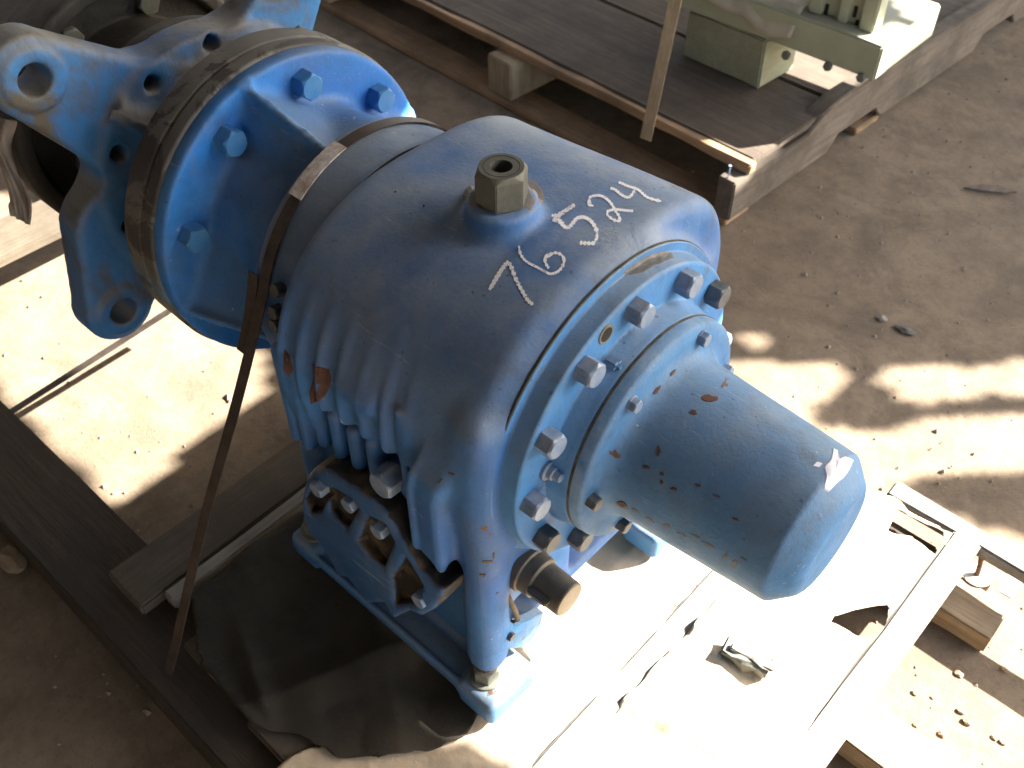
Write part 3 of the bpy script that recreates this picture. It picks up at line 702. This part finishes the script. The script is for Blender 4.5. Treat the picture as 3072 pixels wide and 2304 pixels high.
for (X, Y, a, b, ro) in ((1010, 685, 38, 20, .2), (940, 742, 20, 12, 0), (790, 650, 36, 8, -.9), (855, 578, 22, 7, -.8), (797, 905, 11, 26, .1), (615, 915, 26, 18, .5), (745, 970, 20, 8, .1), (812, 998, 9, 9, 0), (808, 1032, 9, 9, 0), (860, 1060, 20, 6, .3), (960, 1046, 16, 6, .3), (1035, 1088, 22, 5, .35), (1115, 1185, 24, 6, .4), (640, 1120, 26, 12, .4)):
    q = z5([(X, Y)])[0]; patch('rust_patch', blob(q[0], q[1], a * .5, b * .5, 10, ro), M['rust'], jag=.3)
# primer showing on the housing
z3 = lambda X, Y: (540 + .5207 * X, 216 + .5207 * Y)
patch('primer_patch', [z3(*q) for q in ((258, 1095), (300, 1110), (330, 1115), (338, 1165), (322, 1215), (290, 1248), (252, 1262), (245, 1215), (262, 1165))], M['rust'], lab='bare brown primer where the blue paint has flaked off', jag=.8)
patch('primer_patch', [z3(*q) for q in ((140, 1030), (165, 1060), (180, 1110), (165, 1150), (138, 1120))], M['rust'], jag=.8)
z4 = lambda X, Y: (576 + .5424 * X, 720 + .5424 * Y)
for (X, Y, a, b, ro) in ((880, 910, 32, 8, -.1), (862, 962, 16, 8, .1), (905, 885, 5, 14, 0), (690, 590, 14, 4, -.7), (738, 560, 16, 4, .3), (918, 1035, 8, 3, -.5)):
    q = z4(X, Y); patch('rust_patch', blob(q[0], q[1], a * .54, b * .54, 9, ro), M['grease'], jag=.3)
for X, Y, r in ((720, 440, 7), (603, 381, 5)):
    q = z3(X, Y); patch('pit_hole', blob(q[0], q[1], r * .5, r * .45, 10), M['black'], off=.0004)
q = z3(722, 440); 
# scraped bare metal on the flange shoulder and the chalk smudge
z1 = lambda X, Y: (1008 + .293 * X, 504 + .293 * Y)
patch('scraped_patch', [z1(*q) for q in ((1150, 290), (1250, 215), (1350, 160), (1440, 130), (1510, 140), (1530, 180), (1450, 215), (1380, 240), (1300, 290), (1200, 310))], M['scrape'], off=.0003, jag=.5, lab='bare grey scraped patch on the flange shoulder')
q = zC([(1440, 800)])[0]; patch('chalk_smudge', blob(q[0], q[1], 36, 34, 18), M['smear'], off=.0005)
zD = lambda L_: [(936 + .1302 * a, 302.4 + .1302 * b) for a, b in L_]
patch('bare_patch', zD([(1480, 700), (1560, 650), (1700, 700), (1800, 830), (1850, 970), (1780, 1080), (1700, 1180), (1590, 1170), (1500, 1090), (1440, 1020)]), M['bare'], off=.0003, jag=.3)
patch('bare_patch', zD([(700, 760), (620, 740), (540, 800), (490, 920), (500, 1010), (600, 1080), (760, 1150), (900, 1190), (960, 1150), (860, 1080), (740, 960)]), M['bare'], off=.0003, jag=.3)

# ================================================================ steel straps
def band(name, pts, nrm, wd, th, mat, parent, side):
    """flat band through pts; side = unit vector across its width per point"""
    V = []; F = []
    for p, n_, s_ in zip(pts, nrm, side):
        p, n_, s_ = Vector(p), Vector(n_), Vector(s_)
        for a, b in ((-.5, 0), (.5, 0), (.5, 1), (-.5, 1)): V.append((p + s_ * wd * a + n_ * th * b)[:])
    for i in range(len(pts) - 1):
        for k in range(4): j = (k + 1) % 4; F.append((i * 4 + k, i * 4 + j, (i + 1) * 4 + j, (i + 1) * 4 + k))
    F.append((3, 2, 1, 0)); F.append(tuple(len(V) - 4 + k for k in range(4)))
    return mk(name, V, F, mat, parent, smooth=30)
st = thing('steel_strap', 'rusty steel strap looped over the pump neck down to the near runner', 'strap', (-.78, -.44, -.455))
SXP = -.7795; rS = .1725
pts = []; nr = []; sd = []
tang = R(163)
for a in np.linspace(R(-5), tang, 60): pts.append((SXP + .0015 * math.sin(a * 3), rS * math.cos(a), rS * math.sin(a))); nr.append((0, math.cos(a), math.sin(a))); sd.append((1, 0, 0))
pts2 = list(pts); nr2 = list(nr); sd2 = list(sd)
e0 = Vector(pts[-1]); e1 = Vector((SXP, -.4635, -.50))
dn = Vector((0, -.93, .38)).normalized()
for t in np.linspace(.05, 1, 26): pts2.append((e0.lerp(e1, t) + Vector((.0025 * math.sin(t * 9), 0, 0)))[:]); nr2.append(dn[:]); sd2.append((1, .0, 0))
band('band', pts2, nr2, .0165, .0012, M['strap'], st, sd2)
# loose strap end lying on the bell, beside the band
pe = []
for t in np.linspace(0, 1, 16): 
    q = at(548 - 8 * t - 18 * t * t, 590 + 170 * t, 'x', -.797 - 0.0 * t); pe.append((q.x, q.y, q.z))
band('strap_end', pe, [dn[:]] * 16, .0165, .0012, M['strap'], st, [(1, 0, 0)] * 16)
ps = [(p[0] - .000, p[1] * 1.014, p[2] * 1.014) for p, a in zip(pts, np.linspace(-5, 163, 60)) if 99 < a < 127]; ns = [n_ for n_, a in zip(nr, np.linspace(-5, 163, 60)) if 99 < a < 127]
band('seal', ps, ns, .0200, .0014, M['seal'], st, [(1, 0, 0)] * len(ps))
st2 = thing('steel_strap', 'thin brown strap stretched low across the sunny floor to the near runner', 'strap', (-1.45, -.33, -.455))
a_, b_ = at(20, 893, 'y', -.337), at(372, 668, 'y', -.02)
pp = [(Vector(a_).lerp(Vector(b_), t))[:] for t in np.linspace(-.04, 1.25, 12)]
band('band', pp, [(.1, -.2, 1)] * 12, .016, .0012, M['strap'], st2, [(1, .2, .1)] * 12)

# ================================================================ timber skid under the pump
skid = thing('timber_skid', 'low timber skid of long runners and cross boards under the blue pump', 'skid', (-.7, 0, -.54))
DT = -.433
def board(name, lo, hi, mat, seed, parent=skid, bev=.003, jit=.0012, lab=None):
    V, F = box(lo, hi, bev, jit, seed, nx=6); o = mk(name, V, F, mat, parent, smooth=30)
    if lab: o['label'] = lab
    return o
board('runner', (-2.4, -.462, -.54), (.10, -.337, DT - .023), M['wood_dark_x'], 1, jit=.0025)
board('runner', (-2.4, .362, -.54), (-.112, .452, DT - .023), M['wood_dark_x'], 3)
ka = at(2021, 1307, 'z', -.50); V, F = box((-.22, ka.y, -.540), (.010, ka.y + .075, -.50), .003, .0015, 44, 5)
tag(mk('wood_block', V, F, M['wood_block'], None, smooth=30), 'sunlit rough wood block lying past the front of the skid under the upright bolt', 'block')
kb = at(1812, 1591, 'z', -.50); V, F = box((-.24, kb.y, -.540), (.16, kb.y + .08, -.50), .003, .0015, 45, 5)
tag(mk('wood_block', V, F, M['wood_block'], None, smooth=30), 'wood block cut off by the bottom edge of the picture', 'block')
bx = [(-.965, -.880, 'wood_mid_y', -.407, .45), (-.876, -.853, 'wood_pale_y', -.372, .45), (-.79, -.70, 'wood_mid_y', -.40, .45), (-.64, -.55, 'wood_mid_y', -.41, .45), (-.47, -.338, 'wood_mid_y', -.42, .45), (-.331, -.296, 'wood_pale_y', -.43, .30), (-.107, -.066, 'wood_pale_y', -.2, .475), (-1.86, -1.74, 'wood_mid_y', -.42, .45)]
for i, (x0, x1, m, y0, y1) in enumerate(bx):
    top = DT + (.008 if m == 'wood_pale_y' and x0 > -.5 and x0 < -.2 else 0) + (.004 if m == 'wood_pale_y' and x0 < -.8 else 0) + (.007 if x0 > -.15 else 0)
    board('cross_board', (x0, y0, DT - .0225), (x1, y1, top), M[m], 10 + i)
board('side_batten', (-.215, .470, DT - .02), (.22, .503, DT + .004), M['wood_pale_y'], 30)
# ---------------------------------------------------------------- paper and sheets
def sheet(name, poly, z, mat, folds, amp, lab, cat, seed, res=.004, holes=(), th=.0012):
    r = np.random.default_rng(seed); px = np.array([p[0] for p in poly]); py = np.array([p[1] for p in poly])
    xs = np.arange(px.min(), px.max() + res, res); ys = np.arange(py.min(), py.max() + res, res); X, Y = np.meshgrid(xs, ys, indexing='ij')
    tear = .0055 * np.sin(X * 31 + 3 * np.sin(Y * 23 + seed)) + .003 * np.sin(Y * 97 + 2 * np.sin(X * 71)) * np.sin(X * 43 + Y * 19)
    sd = poly_sd(X, Y, px, py) + tear
    for h in holes: sd = np.maximum(sd, -poly_sd(X, Y, np.array([p[0] for p in h]), np.array([p[1] for p in h])) - .3 * tear)
    g0, g1 = np.gradient(sd, res, res); gl = np.maximum(np.hypot(g0, g1), .3); mv = np.clip(sd, 0, res * 1.6)
    X2, Y2 = X - mv * g0 / gl ** 2, Y - mv * g1 / gl ** 2; ins = sd < res * 1.4
    H = np.zeros_like(X)
    for k in range(folds):                    # creases: |signed distance| ridges of random lines
        a = r.uniform(0, math.pi); c0 = r.uniform(-.35, .35); cx_, cy_ = px.mean() + r.uniform(-.2, .2), py.mean() + r.uniform(-.2, .2)
        dd = (X - cx_) * math.cos(a) + (Y - cy_) * math.sin(a) - c0 * .3; al = -(X - cx_) * math.sin(a) + (Y - cy_) * math.cos(a) - r.uniform(-.2, .2)
        H += amp * r.uniform(.25, 1) * np.maximum(0, 1 - np.abs(dd) / r.uniform(.010, .05)) ** 1.3 * np.exp(-(al / r.uniform(.06, .2)) ** 2)
    for k in range(26):
        a = r.uniform(0, 2 * math.pi, 2); f = r.uniform(15, 75, 2); H += amp * .035 * np.sin(X * f[0] + a[0] + 2 * np.sin(Y * f[1] * .5)) * np.sin(Y * f[1] + a[1])
    V = np.stack([X2, Y2, z + np.maximum(H, -.0006) + 0 * X], -1).reshape(-1, 3); n1 = len(ys)
    q = ins[:-1, :-1] & ins[1:, :-1] & ins[1:, 1:] & ins[:-1, 1:]; I = np.argwhere(q); b = I[:, 0] * n1 + I[:, 1]
    F = np.stack([b, b + n1, b + n1 + 1, b + 1], 1); us = np.unique(F); mp = -np.ones(len(V), int); mp[us] = np.arange(len(us))
    o = mk(name, V[us], mp[F], mat, None, smooth=True); md = o.modifiers.new('thickness', 'SOLIDIFY'); md.thickness = th; md.offset = 1
    tag(o, lab, cat); return o
sheet('brown_paper', [(-.56, -.42), (-.46, -.47), (-.30, -.47), (-.06, -.36), (-.094, .10), (-.100, .47), (-.20, .47), (-.50, .30), (-.50, -.2)], DT + .0015, M['paper'], 26, .010,
      'crumpled brown wrapping paper spread on the skid in front of the pump', 'paper', 5,
      holes=([(-.192, .455), (-.118, .462), (-.100, .415), (-.150, .425), (-.178, .405)], [(-.172, .215), (-.118, .30), (-.098, .235), (-.128, .222)], [(-.330, -.44), (-.298, -.44), (-.298, .30), (-.330, .30)]))
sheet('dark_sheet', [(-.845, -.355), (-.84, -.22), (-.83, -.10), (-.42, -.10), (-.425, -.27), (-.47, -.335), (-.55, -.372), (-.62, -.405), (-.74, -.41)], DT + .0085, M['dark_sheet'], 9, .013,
      'dark brown sheet crumpled in the shade beside the near foot rail', 'sheet', 9)

# ================================================================ floor
n = 150; gx = np.concatenate([np.linspace(-40, -5, 8), np.linspace(-4.5, 1.8, n), np.linspace(2.4, 40, 8)]); gy = np.concatenate([np.linspace(-40, -2.4, 8), np.linspace(-1.8, 4.4, n), np.linspace(5, 40, 8)])
X, Y = np.meshgrid(gx, gy, indexing='ij'); H = .0012 * np.sin(X * 7 + 2 * np.sin(Y * 5)) + .0009 * np.sin(Y * 19 + X * 11)
V = np.stack([X, Y, -.5415 + np.minimum(H, .0008)], -1).reshape(-1, 3); m_ = len(gy); I = np.argwhere(np.ones((len(gx) - 1, m_ - 1))); b = I[:, 0] * m_ + I[:, 1]
tag(mk('concrete_floor', V, np.stack([b, b + m_, b + m_ + 1, b + 1], 1), M['floor'], None, smooth=True), kind='structure')
# grit and splinters
V = []; F = []
for i in range(2600):
    x_, y_ = rng.uniform(-2.2, .35), rng.uniform(-1.0, 2.3); s = abs(rng.normal(0, .0016)) + .0007; zz = -.5405
    if -.462 < y_ < .46 and -.5 < x_ < -.06: zz = DT + .004 if rng.random() < .25 else -.5405
    k = len(V); 
    for a in ((-1, -1, 0), (1, -.8, 0), (.9, 1, 0), (-1, .9, 0), (0, .1, 1.1)): V.append((x_ + s * a[0] * rng.uniform(.6, 1.5), y_ + s * a[1] * rng.uniform(.6, 1.5), zz + s * a[2]))
    F += [(k, k + 1, k + 4), (k + 1, k + 2, k + 4), (k + 2, k + 3, k + 4), (k + 3, k, k + 4)]
tag(mk('floor_grit', V, F, simple('grit', (.13, .10, .07), (.3, .25, .19), 300, .9)), kind='stuff')

# ================================================================ pallet at the right back
pal = thing('wooden_pallet', 'dirty wooden pallet with plywood deck behind the pump at the upper right', 'pallet', (-.83, 1.0, -.54), rz=-.055)
def pb(name, lo, hi, mat, seed, bev=.003, jit=.0015, nx=8, lab=None):
    V, F = box(lo, hi, bev, jit, seed, nx); o = mk(name, V, F, mat, pal, smooth=30, local=True)
    if lab: o['label'] = lab
    return o
# local frame: x back along the deck edge (negative), y away, z from the floor
zt = .140
pb('deck_panel', (-1.9, .055, zt - .018), (-.012, .37, zt), M['ply'], 1)
pb('deck_panel', (-1.9, .376, zt - .018), (-.012, .80, zt + .001), M['ply'], 2)
pb('deck_panel', (-1.9, .806, zt - .018), (-.012, 1.6, zt), M['ply'], 3)
pb('edge_board', (-1.9, .030, zt - .022), (-.001, .0535, zt - .001), M['wood_tan_x'], 4, jit=.002, nx=20, lab='tan splintered front edge board')
pb('bottom_board', (-1.9, -.012, .001), (-.01, .075, .018), M['wood_tan_x'], 5, nx=12)
pb('bottom_board', (-1.9, .5, .001), (-.01, .6, .018), M['wood_tan_x'], 6)
# stringers; the end one is notched
poly = [(0, -.012, .019), (0, 1.7, .019), (0, 1.7, zt - .020), (0, -.012, zt - .020)]
notch = []
for y0 in (.36, 1.05):
    notch.append((y0, y0 + .23))
ly = [(-.012, .019)]
bot = [(-.012, .019)]
for a_n, b_n in notch: bot += [(a_n, .019), (a_n + .035, .055), (b_n - .035, .055), (b_n, .019)]
bot += [(1.7, .019), (1.7, zt - .0185 + .02), (.36, zt + .020), (.30, zt + .004), (.25, zt - .0235), (-.0, zt - .024), (-.012, zt - .026)]
V, F = prism([(0, a, b) for a, b in bot], 'x', -.046, -.003, .003); o = mk('stringer', V, F, M['wood_grey_y'], pal, smooth=30, local=True); o['label'] = 'grey notched end stringer'
for i, x_ in enumerate((-.76, -1.5)): pb('stringer', (x_, -.004, .019), (x_ + .085, 1.5, zt - .0225), M['wood_tan_y'], 20 + i)
V, F = lathe_x([(0, .0005), (0, .0016), (.03, .0016), (.031, .0035), (.0325, .0035), (.0325, .0005)], 10); nv = np.array(V)
mk('nail', np.stack([nv[:, 2] - .028, nv[:, 1] + -.004, nv[:, 0] + .112], 1), F, M['bolt'], pal, smooth=40, local=True)
# strap of the pallet load
a_, b_ = at(1402, 268, 'y', 1.0), at(1468, -40, 'y', 1.045)
st3 = thing('wood_coloured_strap', 'slanting tan strap rising from the pallet edge at the top of the picture', 'strap', a_[:])
band('band', [(Vector(a_).lerp(Vector(b_), t))[:] for t in np.linspace(-.12, 1.3, 10)], [(.1, -1, 0)] * 10, .027, .0016, M['wood_tan_y'], st3, [(1, .1, 0)] * 10)
# green load on the pallet
gb = at(1475, 120, 'z', -.4); g1 = at(1635, 195, 'z', -.4); ug = (g1 - gb).normalized(); vg = Vector((-ug.y, ug.x, 0))
def gbox(name, o_, lx, ly_, z0, z1, mat, seed, nx=4, bev=.004, jit=.003):
    V, F = box((0, 0, z0), (lx, ly_, z1), bev, jit, seed, nx); Vn = np.array(V)
    return np.stack([o_.x + Vn[:, 0] * ug.x + Vn[:, 1] * vg.x, o_.y + Vn[:, 0] * ug.y + Vn[:, 1] * vg.y, Vn[:, 2]], 1), F
L = (g1 - gb).length
V, F = gbox('x', gb, L, .135, -.399, -.285, None, 3); o = mk('green_block', V, F, M['green'], None, smooth=30, reg=False)
tag(o, 'chalky green timber block standing on the plywood deck of the pallet', 'block')
gy = gb.y - .018; zb_, zt_ = at(1888, 176, 'y', gy).z, at(1900, 98, 'y', gy).z; xr = at(1888, 176, 'y', gy).x
grn = thing('green_machine_base', 'pale green machine base with upright posts resting on the green block', 'machine', (gb.x, gb.y, zb_))
o2 = Vector((gb.x - .35, gy, 0)); LW = xr - o2.x
V, F = box((o2.x, gy, zb_), (xr, gy + .26, zt_), .004, .002, 5, 8); mk('base_plate', V, F, M['green_metal'], grn, smooth=30)
for px_, ww in ((1752, .030), (1815, .022), (1872, .034)):
    q = at(px_, 60, 'y', gy + .035); V, F = box((q.x - ww / 2, gy + .03, zt_ + .001), (q.x + ww / 2, gy + .07, .02), .003, .001, 6, 3); mk('post', V, F, M['green_metal'], grn, smooth=30)
q = at(1752, 60, 'y', gy + .05); q2 = at(1872, 60, 'y', gy + .05); V, F = box((q.x, gy + .045, zt_ + .001), (q2.x, gy + .06, .06), .002, .001, 7, 3); mk('back_panel', V, F, M['green_metal'], grn, smooth=30)
ug = Vector((1, 0, 0)); vg = Vector((0, 1, 0))
gbm = hex_mesh('machine_bolt', .018, .009, M['cast'])
for px_, py_ in ((1700, 118), (1790, 142), (1862, 166)):
    q = at(px_, py_, 'y', gy); place('machine_bolt', gbm, (q.x, gy, q.z), (0, -1, 0), grn, px_)
for px_, py_ in ((1786, 20), (1790, 48), (1848, 25), (1850, 55)):
    q = at(px_, py_, 'y', gy + .045); V, F = box((q.x - .004, gy + .0425, q.z - .012), (q.x + .004, gy + .0455, q.z + .012), .001, 0, 1); mk('slot', V, F, M['black'], grn)
# wrapping cloth over the left part of the base: folded sheet
n = 60; Vc = []; 
for i in range(n):
    for j in range(n // 2):
        s, t = i / (n - 1), j / (n // 2 - 1); L2 = .35 + L + .06
        u_ = L2 * s; v_ = -.012 + .22 * t; zz = zt_ + .005 + .010 * abs(math.sin(7 * s + 3 * t)) + .018 * max(0, 1 - abs(s - .8 - .2 * t) / .06) + .006 * math.sin(23 * s + 9 * t) * t
        if t < .12: zz -= (.12 - t) * .42 * (1 + .3 * math.sin(9 * s))
        p_ = o2 + ug * u_ + vg * v_; Vc.append((p_.x, p_.y, zz))
Fc = [(i * (n // 2) + j, (i + 1) * (n // 2) + j, (i + 1) * (n // 2) + j + 1, i * (n // 2) + j + 1) for i in range(n - 1) for j in range(n // 2 - 1)]
o = mk('wrapping_cloth', Vc, Fc, M['cloth'], None, smooth=True); md = o.modifiers.new('thickness', 'SOLIDIFY'); md.thickness = .0015
tag(o, 'tan wrapping sheet folded over the green machine base', 'cloth')

# ================================================================ small loose things
def rock(name, c, s, mat, lab, cat, seed, flat=.5):
    r = np.random.default_rng(seed); bm = bmesh.new(); bmesh.ops.create_icosphere(bm, subdivisions=2, radius=1)
    for v in bm.verts: v.co = Vector((v.co.x * s[0], v.co.y * s[1], (v.co.z * flat + flat) * s[2])) * (1 + .22 * math.sin(v.co.x * 5 + seed) * math.cos(v.co.y * 4 + v.co.z * 3)) + Vector(c)
    V = [v.co[:] for v in bm.verts]; F = [[v.index for v in f.verts] for f in bm.faces]; bm.free()
    return tag(mk(name, V, F, mat, None), lab, cat)
wb = at(1600, 1400, 'z', -.428)
blk = thing('wood_offcut', 'small grey splintered offcut lying on the sunlit paper in front of the end cover', 'offcut', (-.212, .087, -.428))
V, F = box((-.038, -.014, 0), (.030, .014, .022), .003, .004, 8, 4); Vn = np.array(V); c_, s_ = math.cos(.15), math.sin(.15)
mk('offcut_body', np.stack([Vn[:, 0] * c_ - Vn[:, 1] * s_ - .212, Vn[:, 0] * s_ + Vn[:, 1] * c_ + .087, Vn[:, 2] - .427], 1), F, M['cast'], blk, smooth=30)
V, F = box((-.030, -.006, .020), (.034, .006, .027), .002, .002, 9, 4); Vn = np.array(V)
mk('splinter', np.stack([Vn[:, 0] * c_ - Vn[:, 1] * s_ - .210, Vn[:, 0] * s_ + Vn[:, 1] * c_ + .085, Vn[:, 2] - .427], 1), F, M['wood_pale_y'], blk, smooth=30)
bw = at(2110, 1243, 'z', -.4995)
rb = thing('bolt_with_washer', 'rusty upright bolt through a pale washer on the sunlit wood block', 'bolt', (bw.x, bw.y, -.50))
V, F = lathe_x([(0, .007), (0, .021), (.002, .021), (.002, .007)], 32); nv = np.array(V); mk('washer', np.stack([nv[:, 1] + bw.x, nv[:, 2] + bw.y, nv[:, 0] - .4990], 1), F, M['seal'], rb)
tube('bolt_shank', [(bw.x, bw.y, -.50), (bw.x - .004, bw.y + .003, -.475), (bw.x - .012, bw.y + .008, -.45)], .0042, M['bolt_rust'], rb)
q = at(2185, 1258, 'z', -.50); V, F = box((q.x - .012, q.y - .03, -.4995), (q.x + .012, q.y + .06, -.4965), .001, .0005, 4, 4); tag(mk('metal_strip', V, F, M['seal'], None), 'short bright metal strip on the wood block beside the upright bolt', 'metal strip')
q = at(30, 1218, 'z', -.54); rock('stone', (q.x, q.y, -.541), (.03, .018, .022), M['wood_block'], 'brown stone lying on the shaded floor at the far left beside the runner', 'stone', 3)
q = at(2135, 412, 'z', -.54); V, F = prism([(q.x - .045, q.y - .03, 0), (q.x - .01, q.y - .012, 0), (q.x + .03, q.y + .012, 0), (q.x + .05, q.y + .035, 0), (q.x + .02, q.y + .03, 0), (q.x - .02, q.y + .01, 0)], 'z', -.541, -.536); tag(mk('dry_leaf', V, F, M['wood_grey_y'], None), 'curled dry leaf on the concrete at the upper right', 'leaf')
q = at(1955, 715, 'z', -.54); rock('dark_clod', (q.x, q.y, -.541), (.022, .012, .006), M['drum'], 'dark clod of dirt on the floor right of the flange', 'dirt clod', 5)
q = at(1905, 690, 'z', -.54); rock('pebble', (q.x, q.y, -.541), (.011, .009, .008), M['wood_pale_y'], 'small pale pebble near the dark clod on the floor', 'pebble', 6)
q = at(460, 1368, 'z', -.43)
lb = thing('lag_bolt', 'round dark bolt head in a scorched patch of the near runner', 'bolt', (q.x, q.y, -.4555))
V, F = lathe_x(fillet([(0, .001), (0, .024), (.003, .024), (.004, .016), (.014, .015), (.016, .010), (.016, .001)], .001, 2), 32); nv = np.array(V); mk('bolt_head', np.stack([nv[:, 1] + q.x, nv[:, 2] + q.y, nv[:, 0] - .4545], 1), F, M['drum'], lb, smooth=40)
for i in range(26):
    x_, y_ = rng.uniform(-.10, .16), rng.uniform(.18, .42) if i % 2 else rng.uniform(-.1, .3)
    sz_ = rng.uniform(.003, .008)
    o = rock('pebble', (x_ + .06, y_, -.541), (sz_, sz_ * .7, sz_ * .7), M['wood_block'], 'small pale crumb of wood lying on the sunlit floor beyond the front of the skid', 'pebble', 40 + i); o['group'] = 'crumbs at the lower right'
# dirty rag hanging at the left edge
n = 40; Vc = []
path = [(10, 255, -1.22), (0, 300, -1.22), (22, 360, -1.21), (45, 420, -1.20), (50, 475, -1.2)]
cp = catmull([(a, b) for a, b, c in path], 10)
for i, p in enumerate(cp):
    s = i / (len(cp) - 1)
    for j in range(14):
        t = j / 13 - .5; wpx = 66 * (1 - .5 * s) * (1 + .12 * math.sin(9 * s)); h = at(p[0] - 6 + t * wpx, p[1] + t * 20, 'x', -1.20 + .012 * math.sin(t * 6 + s * 4) + .006 * math.sin(t * 15 - s * 9)); Vc.append(h[:])
Fc = [(i * 14 + j, (i + 1) * 14 + j, (i + 1) * 14 + j + 1, i * 14 + j + 1) for i in range(len(cp) - 1) for j in range(13)]
o = mk('rag', Vc, Fc, M['rag'], None, smooth=True); md = o.modifiers.new('thickness', 'SOLIDIFY'); md.thickness = .003
tag(o, 'dirty pale rag hanging from the motor at the left edge', 'rag')

# ================================================================ added overhead sheet, out of view, gaps cut to shape sun patches and shade
LIT = [
    [(-.235, .262), (-.19, .262), (-.12, .29), (-.05, .315), (.2, .34), (1.3, .40), (1.3, 2.5), (.4, 1.76), (.191, 1.527), (.129, 1.469), (.083, 1.435), (.059, 1.398), (.047, 1.349), (.001, 1.307), (-.048, 1.286), (-.09, 1.291),
     (-.081, 1.328), (-.065, 1.372), (-.075, 1.401), (-.091, 1.417), (-.128, 1.41), (-.173, 1.376), (-.231, 1.331), (-.281, 1.281), (-.34, 1.2), (-.36, .9), (-.245, .7), (-.235, .4)],
    [(-.06, 1.46), (-.037, 1.501), (.024, 1.557), (.072, 1.593), (.096, 1.635), (.124, 1.685), (.19, 1.70), (.167, 1.584), (.114, 1.547), (.076, 1.493), (.047, 1.448), (-.001, 1.423), (-.035, 1.438)],
    [(-.837, .34), (-.84, .671), (-.971, .724), (-1.04, .71), (-1.574, .69), (-1.9, .63), (-1.9, .34)],
    [(-.715, 1.521), (-.67, 1.65), (-.60, 1.70), (-.56, 1.50), (-.61, 1.39)],
    [(-.612, 1.69), (-.565, 1.66), (-.56, 2.0), (-.74, 2.1), (-.78, 1.84), (-.71, 1.75)],
    [(-.315, 1.372), (-.269, 1.404), (-.245, 1.376), (-.286, 1.345)],
    [(-.44, .145), (-.34, .145), (-.34, .24), (-.44, .24)],
    [(-1.01, .11), (-.90, .11), (-.90, .27), (-1.01, .27)],
]
DZ = [.095, .108, .108, .08, .045, .108, 0, 0]
LIT = [[(min(a + d, .72), b) for a, b in p] for p, d in zip(LIT, DZ)]
DARK = [[(.100, 1.25), (.122, 1.309), (.25, 1.43), (.40, 1.50), (.36, 1.31), (.225, 1.259), (.189, 1.25)]]
DARK = [[(a + .108, b) for a, b in p] for p in DARK]
ZR = 1.15; cs = .02
us = np.arange(-3.9, 1.3, cs); vs = np.arange(-3.3, 4.0, cs); U, Vv = np.meshgrid(us + cs / 2, vs + cs / 2, indexing='ij'); op = np.zeros(U.shape, bool)
for p in LIT: op |= poly_sd(U, Vv, np.array([q[0] for q in p]), np.array([q[1] for q in p])) < .0
for p in DARK: op &= ~(poly_sd(U, Vv, np.array([q[0] for q in p]), np.array([q[1] for q in p])) < 0)
op |= (U > -.02 + .02 * np.sin(Vv * 9)) & (Vv < .40 + .02 * np.sin(U * 8)) & (Vv > -.62)
op |= (U > -1.08) & (U < .1) & (Vv < -.44 + .02 * np.sin(U * 8)) & (Vv > -.86 + .02 * np.sin(U * 11))
I = np.argwhere(~op); n1 = len(vs) + 1; b = I[:, 0] * n1 + I[:, 1]
gu, gv = np.meshgrid(np.arange(len(us) + 1) * cs + us[0], np.arange(n1) * cs + vs[0], indexing='ij')
V = np.stack([gu + SX * ZR, gv + SY * ZR, 0 * gu + ZR + .006 * np.sin(gu * 40)], -1).reshape(-1, 3)
F = np.stack([b, b + n1, b + n1 + 1, b + 1], 1); us_ = np.unique(F); mp = -np.ones(len(V), int); mp[us_] = np.arange(len(us_))
o = mk('added_sun_mask', V[us_], mp[F], M['light_blocker'], None); md = o.modifiers.new('thickness', 'SOLIDIFY'); md.thickness = .002
tag(o, 'added dark sheet out of view above the pump, with gaps shaped for the sun patches', 'light_blocker')

# added walls, out of view, that block sky light from the near side and back
wl = thing('added_shade_wall', 'added dark walls out of view that block sky light on the near left and back', 'wall', (-1.2, -1.2, -.54))
V, F = box((-4.2, -1.75, -.54), (3.4, -1.6, 1.5), .004, 0, 1); mk('shade_wall_side', V, F, M['light_blocker'], wl)
V, F = box((-3.9, -1.75, -.54), (-3.75, 3.2, 1.5), .004, 0, 1); wl2 = mk('shade_wall_back', V, F, M['light_blocker'], wl)
